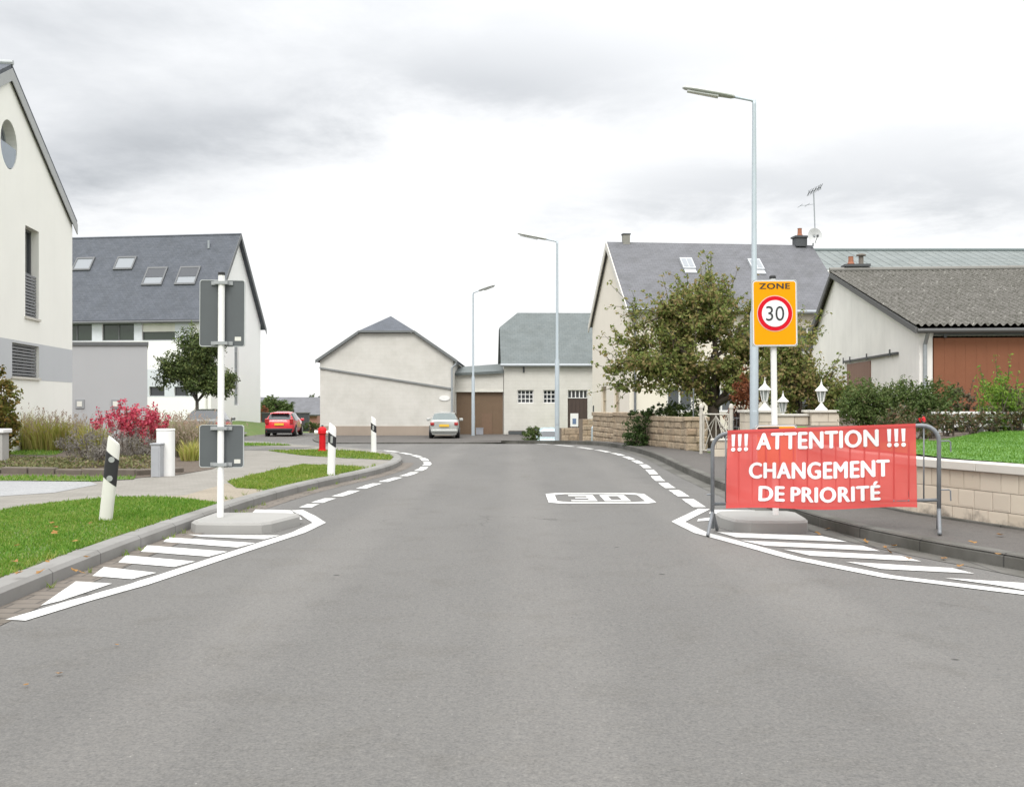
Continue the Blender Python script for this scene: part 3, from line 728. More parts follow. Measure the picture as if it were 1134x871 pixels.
def tree(name, label, cat, base, fork_z, spread, lobes, nclump, leaf_n, leaf_size, mat, bark, seed, trunk_r=.16, limbs=6, twig=.35, group=None, crad=(.35, .6), outer=.62, asp=.55):
    """lobes: list of (centre offset from base, radii) ellipsoids that make up the crown's envelope"""
    rnd = random.Random(seed); bx, by, bz = base; root = thing(name, label, cat, base, group)
    tr = MB(); br = MB(); lf = MB(); B = Vector(base); fork = B + Vector((rnd.gauss(0, .05), 0, fork_z))
    tr.tube([B + Vector((0, 0, -.1)), B + Vector((0, 0, .15)), B.lerp(fork, .5) + Vector((.03, 0, 0)), fork], [trunk_r * 1.35, trunk_r * 1.1, trunk_r * .95, trunk_r * .85], 10)
    cents = []
    for k in range(nclump):
        o, r = lobes[k % len(lobes)]
        d = Vector((rnd.gauss(0, 1), rnd.gauss(0, 1), rnd.gauss(0, 1))).normalized(); q = outer + (1 - outer) * rnd.random() if rnd.random() < .7 else rnd.random() * outer
        cents.append(B + Vector(o) + Vector((d.x * r[0], d.y * r[1], d.z * r[2])) * q)
    hubs = []
    for k in range(limbs):
        o, r = lobes[k % len(lobes)]; t = 2 * math.pi * k / limbs + rnd.random() * .6
        h = B + Vector(o) + Vector((math.cos(t) * r[0] * .5, math.sin(t) * r[1] * .5, rnd.uniform(-.35, .3) * r[2]))
        hubs.append(branch(br, fork + Vector((0, 0, -.1)), h, trunk_r * .55, trunk_r * .2, rnd, .1, 6))
    for c in cents:
        P = min((p for hb in hubs for p in hb[2:]), key=lambda p: (p - c).length + .6 * max(0, p.z - c.z))
        pts = branch(br, P, c, trunk_r * .16, .008, rnd, .12, 4)
        cr = rnd.uniform(*crad)
        for p in pts[2:]:
            clump(lf, p, cr * .8, leaf_n // 6, leaf_size, rnd, .6, (1, 1, .8), asp)
        clump(lf, c, cr, leaf_n // 2, leaf_size, rnd, .55, (1, 1, .75), asp)
        for _ in range(3):
            d = (c - fork).normalized() + Vector((rnd.gauss(0, .6), rnd.gauss(0, .6), rnd.gauss(.2, .5))); e = c + d.normalized() * cr * (1 + twig * rnd.random() * 2)
            pts = branch(br, c, e, .01, .004, rnd, .1, 3)
            for p in pts[1:]: clump(lf, p, cr * .3, 5, leaf_size, rnd, .6, (1, 1, .8), asp)
    tr.build('trunk', bark, root, smooth=True, uv=False); br.build('branches', bark, root, smooth=True, uv=False); lf.build('crown', mat, root, uv=False)
    return root
def shrub(name, label, cat, base, lobes, n, size, mat, seed, stems=9, group=None, asp=.5, spiky=0.0, bark=None):
    rnd = random.Random(seed); root = thing(name, label, cat, base, group); B = Vector(base); lf = MB(); st = MB()
    tot = sum(r[0] * r[2] for _, r in lobes)
    for o, r in lobes:
        c = B + Vector(o); m = int(n * r[0] * r[2] / tot); k = max(4, m // 28)
        for _ in range(k):
            d = Vector((rnd.gauss(0, 1), rnd.gauss(0, 1), rnd.gauss(0, 1))).normalized(); q = rnd.random() ** .4
            p = c + Vector((d.x * r[0], d.y * r[1], d.z * r[2])) * q; p.z = max(p.z, B.z + .03)
            clump(lf, p, min(r) * .32, m // k, size, rnd, .6, (1, 1, 1), asp)
            if spiky and rnd.random() < .5:
                e = p + Vector((d.x * .5, d.y * .3, abs(d.z) + .6)).normalized() * spiky * rnd.uniform(.4, 1.2)
                st.tube([p, p.lerp(e, .5), e], [.006, .005, .003], 4)
                for t in range(5): clump(lf, p.lerp(e, t / 4), size * .9, 3, size, rnd, .6, (1, 1, 1), asp)
    for k in range(stems):
        o, r = lobes[k % len(lobes)]; e = B + Vector(o) + Vector((rnd.gauss(0, .4) * r[0], rnd.gauss(0, .4) * r[1], r[2] * rnd.uniform(-.2, .6)))
        branch(st, B + Vector((o[0] * .6 + rnd.gauss(0, .05), o[1] * .6, -.05)), e, .018, .006, rnd, .1, 4)
    st.build('stems', bark or BARK, root, uv=False); lf.build('foliage', mat, root, uv=False); return root
def grass_tuft(name, label, base, rx, ry, n, hgt, mat, seed, lean=.35, plume=None, group=None, w=.012):
    rnd = random.Random(seed); root = thing(name, label, 'ornamental grass', base, group); B = Vector(base); mb = MB(); pl = MB()
    for _ in range(n):
        t = rnd.random() * 6.28; q = math.sqrt(rnd.random()); b = B + Vector((math.cos(t) * rx * q * .7, math.sin(t) * ry * q * .7, -.02))
        h = hgt * (.45 + .6 * rnd.random()) * (1 - .25 * q); d = Vector((math.cos(t) * q + rnd.gauss(0, .5), math.sin(t) * q + rnd.gauss(0, .5), 0)) * lean * h
        a = rnd.random() * 6.28; s = Vector((math.cos(a), math.sin(a), 0)) * w
        m = b + d * .35 + Vector((0, 0, h * .6)); e = b + d + Vector((0, 0, h * (.85 + .15 * rnd.random())))
        i = len(mb.v); mb.v += [b - s, b + s, m + s * .8, m - s * .8, e]; mb.f += [[i, i + 1, i + 2, i + 3], [i + 3, i + 2, i + 4]]
        if plume and rnd.random() < .16:
            for k in range(4): leaf(pl, e + Vector((rnd.gauss(0, .02), rnd.gauss(0, .02), .04 * k)), Vector((rnd.gauss(0, 1), -1, .3)), .07, rnd, .35)
    mb.build('blades', mat, root, uv=False)
    if plume and pl.v: pl.build('plumes', plume, root, uv=False)
    return root
L_TREE = leaf_mat('olive_leaves', [(.14, .185, .048), (.19, .235, .062), (.235, .26, .075), (.28, .265, .095), (.32, .24, .11)], .45)
L_ROUND = leaf_mat('dark_green_leaves', [(.05, .078, .022), (.075, .11, .03), (.105, .145, .04), (.15, .175, .055)], .25)
L_HEDGE = leaf_mat('hedge_leaves', [(.055, .09, .022), (.08, .125, .03), (.105, .155, .04), (.13, .16, .055)], .3)
L_TWIG = leaf_mat('brown_twig_leaves', [(.11, .095, .06), (.15, .12, .085), (.10, .11, .05)], .3)
L_LIME = leaf_mat('lime_leaves', [(.10, .19, .025), (.16, .27, .035), (.22, .33, .05)], .4)
L_RED = leaf_mat('crimson_leaves', [(.46, .05, .09), (.60, .09, .155), (.68, .16, .23), (.55, .11, .12)], .35)
L_GREY = leaf_mat('lavender_leaves', [(.17, .155, .135), (.23, .21, .185), (.28, .26, .235)], .3)
L_GROUND = leaf_mat('groundcover_leaves', [(.10, .125, .04), (.16, .17, .065), (.21, .20, .09), (.19, .145, .09)], .3)
L_AUTUMN = leaf_mat('autumn_leaves', [(.12, .14, .025), (.20, .175, .04), (.29, .18, .05), (.15, .16, .035)], .35)
L_GOLD = leaf_mat('golden_grass', [(.31, .34, .07), (.42, .42, .11), (.50, .46, .17), (.36, .26, .10)], .4)
L_WISP = leaf_mat('wispy_grass', [(.30, .265, .17), (.40, .35, .25), (.46, .42, .31), (.28, .28, .12)], .4)
L_PLUME = leaf_mat('grass_plumes', [(.34, .27, .20), (.40, .31, .26)], .4)
L_IVY = leaf_mat('ivy_leaves', [(.03, .06, .015), (.045, .085, .02), (.07, .11, .03)], .25)
L_ROSE = leaf_mat('rose_leaves', [(.06, .085, .03), (.10, .11, .05), (.17, .09, .06), (.11, .125, .045)], .3)
L_RUST = leaf_mat('rust_thuja', [(.19, .06, .025), (.25, .085, .035), (.15, .06, .03)], .25)
L_PETAL = plain('rose_petal', (.70, .02, .03), .5)
L_FAR = leaf_mat('far_leaves', [(.05, .075, .03), (.07, .095, .04), (.09, .115, .055)], .25)
L_FALLEN = leaf_mat('fallen_leaf', [(.30, .13, .04), (.36, .20, .06), (.22, .10, .04)], .2)

# ================================================================== BUILDINGS
def window(root, f, a, b, c, d, depth, fm, gm, nv=1, nh=1, fw=.07, sill=False, name='window', blind=None, bar=.035):
    """window between s=a..c, z=b..d set back by depth: frame, pane, maybe sill"""
    mb = MB(); o0, o1 = -depth, -depth + .06
    mb.fbox(f, a, c, b, b + fw, o0, o1).fbox(f, a, c, d - fw, d, o0, o1).fbox(f, a, a + fw, b + fw, d - fw, o0, o1).fbox(f, c - fw, c, b + fw, d - fw, o0, o1)
    for k in range(1, nv):
        s = a + (c - a) * k / nv; mb.fbox(f, s - bar, s + bar, b + fw, d - fw, o0 + .003, o1 - .006)
    for k in range(1, nh):
        z = b + (d - b) * k / nh; mb.fbox(f, a + fw, c - fw, z - bar, z + bar, o0 + .005, o1 - .004)
    w = mb.build(name, fm, root)
    MB().fbox(f, a + .01, c - .01, b + .01, d - .01, -depth - .03, -depth + .012).build('pane', gm, w)
    if sill: MB().fbox(f, a - .06, c + .06, b - .06, b, -depth + .05, .05).build('sill', CAP, w)
    if blind:
        bl = MB(); z0 = d - (d - b) * abs(blind); z = d
        if blind < 0: z0, z = b, b + (d - b) * -blind
        while z > z0:
            bl.fbox(f, a + .03, c - .03, z - .055, z, -.09, -.06); z -= .085
        bl.build('blind', BLIND, w)
    return w

# ---- left white house (its gable faces the road)
def left_house():
    C = Vector((-13.55, 32)); d = Vector((.139, -.990)); n = Vector((.990, .139)); f = F(C, d, n)
    root = thing('white_house', 'tall white gabled house with round window and grey band', 'house', (C.x, C.y, 0))
    ev, rz_, half, L_ = 6.83, 9.63, 5.72, 11.44; zb = -.1
    circ = [(5.72 + .62 * math.cos(t * math.pi / 16), 7.92 + .62 * math.sin(t * math.pi / 16)) for t in range(32)]
    holes = [circ, rect(3.3, 3.68, 4.46, 6.1), rect(3.3, 2.06, 5.5, 2.93)]
    mb = MB(); mb.holed(f, [(0, zb), (L_, zb), (L_, ev), (half, rz_), (0, ev)], holes, .32)
    inn = -10.0
    mb.poly([f.p(0, zb, 0), f.p(0, ev, 0), f.p(0, ev, inn), f.p(0, zb, inn)]).poly([f.p(L_, zb, 0), f.p(L_, zb, inn), f.p(L_, ev, inn), f.p(L_, ev, 0)])
    mb.poly([f.p(0, zb, inn), f.p(0, ev, inn), f.p(half, rz_, inn), f.p(L_, ev, inn), f.p(L_, zb, inn)])
    mb.build('wall', W_WARM, root)
    b = MB(); b.holed(F(C + n * .004, d, n), [(0, 2.0), (L_, 2.0), (L_, 3.0), (0, 3.0)], [rect(3.3, 2.06, 5.5, 2.93)], 0.0)
    b.build('wall_band', W_LGREY, root)
    sl = (rz_ - ev) / half; ov = .07
    roof = MB(); up = .34
    for sgn in (0, 1):
        e = -.3 if sgn == 0 else L_ + .3; ez = ev - sl * .3 + up
        roof.slab([f.p(half, rz_ + up, ov), f.p(e, ez, ov), f.p(e, ez, inn - .3), f.p(half, rz_ + up, inn - .3)], .13)
    r = roof.build('roof', SLATE, root)
    vb = MB()                                       # verge boards in a paler grey
    for sgn in (0, 1):
        e = -.3 if sgn == 0 else L_ + .3; ez = ev - sl * .3 + up
        vb.prism([f.p(half, rz_ + up - .11, ov - .01), f.p(e, ez - .11, ov - .01), f.p(e, ez - .42, ov - .01), f.p(half, rz_ + up - .42, ov - .01)], f.n * .025)
    vb.build('verge_board', plain('verge_grey', (.36, .37, .37), .6), r)
    rc = MB(); rc.tube([f.p(half, rz_ + up + .03, ov + .03), f.p(half, rz_ + up + .03, inn)], .07, 8); rc.build('ridge_cap', plain('ridge_zinc', (.38, .40, .41), .5), r)
    # round window: ring frame, pane and a lower inset panel
    fr = MB(); N_ = 32
    for k in range(N_):
        a0, a1 = 2 * math.pi * k / N_, 2 * math.pi * (k + 1) / N_
        P = lambda rr, t: f.p(5.72 + rr * math.cos(t), 7.92 + rr * math.sin(t), -.26)
        fr.prism([P(.62, a0), P(.62, a1), P(.53, a1), P(.53, a0)], -f.n * .05)
    fr.fbox(f, 5.69, 5.75, 7.4, 8.44, -.30, -.255); w = fr.build('round_window', plain('window_grey', (.30, .32, .34), .5), root)
    MB().prism([f.p(5.72 + .6 * math.cos(k * math.pi / 16), 7.92 + .6 * math.sin(k * math.pi / 16), -.29) for k in range(32)], -f.n * .02).build('pane', SKYGLASS, w)
    gp = MB(); arc = [(5.72 + .6 * math.cos(t), 7.92 + .6 * math.sin(t)) for t in [math.pi + math.pi * k / 14 for k in range(15)]]
    gp.prism([f.p(5.72 + (a - 5.72) * .985, 7.92 + (z - 7.92) * .985, -.015) for a, z in arc], -f.n * .03); gp.build('balustrade_panel', plain('blue_glass', (.20, .245, .29), .15), w)
    window(root, f, 3.3, 3.68, 4.46, 6.1, .26, FRAME_D, GLASS, 1, 2, .06, True, blind=-.48)
    window(root, f, 3.3, 2.06, 5.5, 2.93, .26, FRAME_D, GLASS, 2, 1, .06, True, blind=1.0)
left_house()

# ---- grey annexe
def annexe():
    root = thing('garage_block', 'flat roofed light grey garage block beside the white house', 'garage', (-17.4, 45, gz(-17.4, 45)))
    f = F((-20.6, 45), (1, 0)); L_ = 4.8; top = 3.86
    q = [f.p(0, -.6, 0), f.p(L_, -.6, 0), f.p(L_ - 2.6, -.6, -7), f.p(-2.6, -.6, -7)]; mb = MB(); mb.prism(q, (0, 0, top + .6)); mb.build('wall', W_GREY, root)
    q = [f.p(-.06, top, .08), f.p(L_ + .08, top, .08), f.p(L_ - 2.52, top, -7.1), f.p(-2.66, top, -7.1)]; MB().prism(q, (0, 0, .14)).build('roof', FRAME_D, root)
    for s in (1.88, 3.44):
        l = MB().fbox(f, s - .19, s + .19, 1.13, 1.51, .0, .05).build('wall_light', plain('lamp_housing', (.26, .27, .28), .5), root)
        MB().fbox(f, s - .11, s + .11, 1.21, 1.43, .05, .065).build('lens', OFFWHITE, l)
annexe()

# ---- white house with slate roof and skylights
def slate_house():
    A = Vector((-17.4, 60)); u = Vector((-.989, .149)); v = Vector((.149, .989)); f = F(A, u, (-v.x, -v.y)); L_ = 22.0; W = 7.38
    root = thing('slate_house', 'white house with blue slate roof and four skylights', 'house', (A.x, A.y, gz(A.x, A.y)))
    ev, rg, zb = 6.5, 11.6, -.6
    up_holes = [rect(2.2, 5.0, 4.25, 6.0), rect(4.75, 5.0, 6.75, 6.0), rect(7.4, 5.0, 9.4, 6.0)]
    lo_holes = [rect(1.4, 1.75, 2.25, 2.3), rect(2.85, 1.75, 3.8, 2.3)]
    mb = MB(); mb.holed(f, rect(0, zb, L_, ev), up_holes + lo_holes, .2)
    g = F(A, v, (-u.x, -u.y))                       # right gable, s runs back
    mb.holed(g, [(0, zb), (W, zb), (W, ev), (W / 2, rg), (0, ev)], [rect(3.3, 1.2, 3.95, 5.6)], .2)
    mb.poly([f.p(0, zb, -W), f.p(0, ev, -W), f.p(L_, ev, -W), f.p(L_, zb, -W)])
    mb.poly([f.p(L_, zb, 0), f.p(L_, ev, 0), f.p(L_, rg, -W / 2), f.p(L_, ev, -W), f.p(L_, zb, -W)]); mb.build('wall', W_WHITE, root)
    bd = MB(); bd.holed(F(A - v * .004, u, (-v.x, -v.y)), rect(1.1, 4.96, 9.8, 6.03), up_holes, 0)
    bd.holed(F(A - v * .004, u, (-v.x, -v.y)), rect(1.1, 1.7, 4.4, 3.3), lo_holes, 0); bd.build('wall_band', plain('pale_grey_band', (.60, .63, .67), .8), root)
    roof = MB(); sl = (rg - ev) / (W / 2); up = .14
    roof.slab([f.p(-.25, rg + up, -W / 2), f.p(-.25, ev - sl * .35 + up, .35), f.p(L_, ev - sl * .35 + up, .35), f.p(L_, rg + up, -W / 2)], .14)
    roof.slab([f.p(-.25, rg + up, -W / 2), f.p(L_, rg + up, -W / 2), f.p(L_, ev - sl * .35 + up, -W - .35), f.p(-.25, ev - sl * .35 + up, -W - .35)], .14)
    r = roof.build('roof', SLATE, root)
    vb = MB()
    for q in ((0.36, -W / 2), (-W / 2, -W - .36)):
        za = ev - sl * .35 + up if q[0] > 0 else rg + up; zb2 = rg + up if q[0] > 0 else ev - sl * .35 + up
        vb.prism([f.p(-.252, za, q[0]), f.p(-.252, zb2, q[1]), f.p(-.252, zb2 - .34, q[1]), f.p(-.252, za - .34, q[0])], f.u * -.03)
    vb.build('verge_board', FRAME_D, r)
    MB().tube([f.p(-.25, ev - sl * .35 + .02, .42), f.p(L_, ev - sl * .35 + .02, .42)], .085, 8).build('gutter', FRAME_D, root)
    # skylights, flush on the front roof plane
    def rp(s, t, o=0.0):                            # t = 0 at eave line, 1 at ridge
        nn = (f.n * sl + Vector((0, 0, 1))).normalized()
        return f.p(s, ev + up + (rg - ev) * t, -W / 2 * t) + nn * o
    nn = (f.n * sl + Vector((0, 0, 1))).normalized()
    for (s0, s1, t0, t1, half) in ((8.7, 9.9, .54, .71, 0), (5.95, 7.2, .54, .71, 0), (3.65, 4.95, .33, .56, 1), (1.55, 2.85, .33, .56, 1)):
        tm = t0 + (t1 - t0) * .52 if half else t1
        fr = MB(); fw, ft = .09, .02
        fr.prism([rp(s0, t0, .004), rp(s1, t0, .004), rp(s1, t0 + ft, .004), rp(s0, t0 + ft, .004)], nn * .09)
        fr.prism([rp(s0, t1 - ft, .004), rp(s1, t1 - ft, .004), rp(s1, t1, .004), rp(s0, t1, .004)], nn * .09)
        fr.prism([rp(s0, t0 + ft, .004), rp(s0 + fw, t0 + ft, .004), rp(s0 + fw, t1 - ft, .004), rp(s0, t1 - ft, .004)], nn * .09)
        fr.prism([rp(s1 - fw, t0 + ft, .004), rp(s1, t0 + ft, .004), rp(s1, t1 - ft, .004), rp(s1 - fw, t1 - ft, .004)], nn * .09)
        sk = fr.build('skylight', FRAME_D, r)
        MB().prism([rp(s0 + fw, t0 + ft, .01), rp(s1 - fw, t0 + ft, .01), rp(s1 - fw, tm - ft, .01), rp(s0 + fw, tm - ft, .01)], nn * .05).build('pane', SKYGLASS, sk)
        if half: MB().prism([rp(s0 + fw, tm - ft, .01), rp(s1 - fw, tm - ft, .01), rp(s1 - fw, t1 - ft, .01), rp(s0 + fw, t1 - ft, .01)], nn * .07).build('shutter', plain('shutter_grey', (.10, .105, .115), .7, 0, .1, 6, .15), sk)
    vp = MB(); b = rp(1.5, .8); vp.tube([b, b + Vector((0, 0, .5))], .07, 8); vp.build('vent_pipe', GALV, r)
    for a, b_, c, d in ((2.2, 5.0, 4.25, 6.0), (4.75, 5.0, 6.75, 6.0), (7.4, 5.0, 9.4, 6.0)):
        w = window(root, f, a, b_, c, d, .15, FRAME_D, GLASS_G, 2 if a > 4 else 1, 1, .05)
        if a < 4: MB().fbox(f, a + .02, c - .02, 5.5, 5.98, -.085, -.05).build('roller_blind', OFFWHITE, w)
    for a, b_, c, d in ((1.4, 1.75, 2.25, 2.3), (2.85, 1.75, 3.8, 2.3)): window(root, f, a, b_, c, d, .15, FRAME_D, GLASS, 1, 1, .05)
    window(root, g, 3.3, 1.2, 3.95, 5.6, .15, plain('pale_frame', (.42, .43, .44), .5), plain('frosted_glass', (.30, .32, .33), .3), 1, 4, .06)
    MB().fbox(f, 4.4, 10.5, 3.18, 3.3, 0, 1.2).build('canopy', OFFWHITE, root)
    MB().tube([f.p(.25, zb, .06), f.p(.25, ev - .2, .06)], .05, 8).build('downpipe', OFFWHITE, root)
slate_house()

# ---- barn with half-hipped roof
def barn_one():
    Y = 58.0; root = thing('barn', 'pale block barn with half hipped slate gable', 'barn', (-7, Y, -.5)); f = F((-10.72, Y), (1, 0)); W = 7.42
    zb = -.75; ev = 3.72; wl = lambda x: x + 10.72
    mb = MB(); mb.holed(f, [(0, zb), (W, zb), (W, ev), (wl(-5.5), 5.25), (wl(-8.5), 5.25), (0, ev)], [], 0)
    mb.poly([f.p(0, zb, 0), f.p(0, ev, 0), f.p(0, ev, -13), f.p(0, zb, -13)]).poly([f.p(W, zb, 0), f.p(W, zb, -13), f.p(W, ev, -13), f.p(W, ev, 0)])
    mb.poly([f.p(0, zb, -13), f.p(0, ev, -13), f.p(W / 2, 6.2, -13), f.p(W, ev, -13), f.p(W, zb, -13)]); mb.build('wall', W_BARN, root)
    kl, kr = Vector((-8.55, Y - .2, 5.36)), Vector((-5.43, Y - .2, 5.36)); ap = Vector((-7.0, 60, 6.36)); bk = Vector((-7.0, 71.3, 6.36))
    roof = MB(); roof.slab([Vector((-10.95, Y - .2, 3.72)), kl, ap, bk, Vector((-10.95, 71.3, 3.72))], .12)
    roof.slab([Vector((-3.05, Y - .2, 3.72)), Vector((-3.05, 71.3, 3.72)), bk, ap, kr], .12); roof.slab([kl, kr, ap], .1)
    r = roof.build('roof', SLATE, root)
    vb = MB(); g = (0, -.03, 0)
    vb.prism([(-10.95, Y - .202, 3.74), (-8.55, Y - .202, 5.38), (-8.55, Y - .202, 5.22), (-10.95, Y - .202, 3.56)], g)
    vb.prism([(-3.05, Y - .202, 3.74), (-3.05, Y - .202, 3.56), (-5.43, Y - .202, 5.22), (-5.43, Y - .202, 5.38)], g)
    vb.prism([(-8.55, Y - .202, 5.38), (-5.43, Y - .202, 5.38), (-5.43, Y - .202, 5.27), (-8.55, Y - .202, 5.27)], g); vb.build('verge_board', plain('barn_verge', (.15, .16, .16), .7), r)
    le = MB(); le.prism([f.p(-.02, 3.36, 0), f.p(W + .02, 2.18, 0), f.p(W + .02, 2.09, 0), f.p(-.02, 3.27, 0)], f.n * .10); le.build('ledge', plain('ledge_grey', (.23, .24, .24), .8), root)
    MB().fbox(f, .01, W - .01, zb, .06, .002, .05).build('plinth', PLINTH, root)
    dp = MB(); dp.tube([f.p(W + .2, 3.66, .1), f.p(W + .16, 3.5, .1), f.p(W - .05, 3.3, .08), f.p(W - .05, -.5, .08)], .055, 8); dp.build('downpipe', GALV, root)
    lp = MB(); lp.prism([f.p(6.95 + .3 * math.cos(t * math.pi / 8), 1.62 + .15 * math.sin(t * math.pi / 8), .003) for t in range(16)], f.n * .04); lp.build('wall_plate', WHITE, root)
barn_one()

# ---- barn with mansard roof and brown gate
def barn_two():
    u = Vector((.996, .035)); v = Vector((-.035, .996)); A = Vector((-.47, 60)); f = F(A, u, (-v.x, -v.y)); L_ = 9.0; W = 8.0
    root = thing('barn', 'long cream barn with blue grey roof and barred windows', 'barn', (A.x, A.y, -.5)); zb, ev, rg = -1.8, 3.62, 6.8
    hs = [rect(.78, 1.33, 1.72, 2.1), rect(2.28, 1.33, 3.2, 2.1), rect(3.7, -.45, 4.85, 2.1), rect(1.1, 4 - .75, 1.18, 3.55)]
    mb = MB(); mb.holed(f, rect(0, zb, L_, ev), hs[:3], .22)
    g = F(A, v, (-u.x, -u.y)); mb.holed(g, [(0, zb), (W, zb), (W, ev), (W - 2.8, 5.82), (2.8, 5.82), (0, ev)], [], 0)
    mb.poly([f.p(0, zb, -W), f.p(0, ev, -W), f.p(L_, ev, -W), f.p(L_, zb, -W)]).poly([f.p(L_, zb, 0), f.p(L_, zb, -W), f.p(L_, ev, -W), f.p(L_, rg, -W / 2), f.p(L_, ev, 0)])
    mb.build('wall', W_BARN2, root)
    sl = (rg - ev) / (W / 2); up = .1; h = 1.0
    k1 = f.p(-.18, 5.82 + up, -2.8); k2 = f.p(-.18, 5.82 + up, -W + 2.8); ri = f.p(.95, rg + up, -W / 2); re = f.p(L_, rg + up, -W / 2)
    e1 = f.p(-.18, ev - .2 * sl + up, .2); e2 = f.p(-.18, ev - .2 * sl + up, -W - .2)
    roof = MB(); roof.slab([e1, f.p(L_, ev - .2 * sl + up, .2), re, ri, k1], .1); roof.slab([e2, k2, ri, re, f.p(L_, ev - .2 * sl + up, -W - .2)], .1); roof.slab([k1, ri, k2], .1)
    roof.build('roof', SLATE_BLUE, root)
    MB().tube([f.p(-.2, ev - .1, .3), f.p(L_, ev - .1, .3)], .09, 8).build('gutter', GALV, root)
    window(root, f, .78, 1.33, 1.72, 2.1, .16, FRAME_W, GLASS, 4, 3, .05, bar=.022); window(root, f, 2.28, 1.33, 3.2, 2.1, .16, FRAME_W, GLASS, 4, 3, .05, bar=.022)
    d = MB(); d.fbox(f, 3.7, 4.85, -.45, 1.62, -.2, -.14)
    for k in range(5): d.fbox(f, 3.74 + k * .23, 3.93 + k * .23, -.40, 1.57, -.14, -.115)
    dr = d.build('door', DARKB, root); window(dr, f, 3.7, 1.62, 4.85, 2.1, .16, FRAME_W, GLASS, 5, 1, .04, name='fanlight', bar=.03)
    MB().fbox(f, 1.1, 1.2, 3.1, 3.45, .002, .06).build('iron_anchor', DARKGREY, root)
    # lean-to with brown gate
    lt = thing('gate_shed', 'low cream lean-to with wide brown sliding gate', 'shed', (-2, 60, -.5)); q = F((-3.3, 60.05), (1, 0)); w2 = 2.8
    mb = MB(); mb.holed(q, [(0, zb), (w2, zb), (w2, 3.1), (0, 2.95)], [rect(.08, -.6, w2 - .02, 1.98)], .2)
    mb.poly([q.p(0, zb, 0), q.p(0, 2.95, 0), q.p(0, 3.4, -4), q.p(0, zb, -4)]).poly([q.p(w2, zb, -4), q.p(0, zb, -4), q.p(0, 3.4, -4), q.p(w2, 3.6, -4)]); mb.build('wall', W_BARN2, lt)
    MB().slab([q.p(-.1, 3.06, .25), q.p(w2, 3.2, .25), q.p(w2, 3.78, -4.2), q.p(-.1, 3.56, -4.2)], .14).build('roof', SLATE_BLUE, lt)
    MB().fbox(q, .0, w2, 1.98, 2.07, .002, .1).build('lintel', OFFWHITE, lt)
    gt = MB(); gt.fbox(q, .08, w2 - .02, -.6, 1.98, -.18, -.12)
    for k in range(14): gt.fbox(q, .1 + k * .19, .27 + k * .19, -.55, 1.95, -.12, -.108)
    g_ = gt.build('gate', BROWN, lt)
    MB().fbox(q, 1.55, 2.15, -.5, .75, -.108, -.085).build('wicket_door', plain('wicket_brown', (.18, .112, .07), .6), g_)
barn_two()

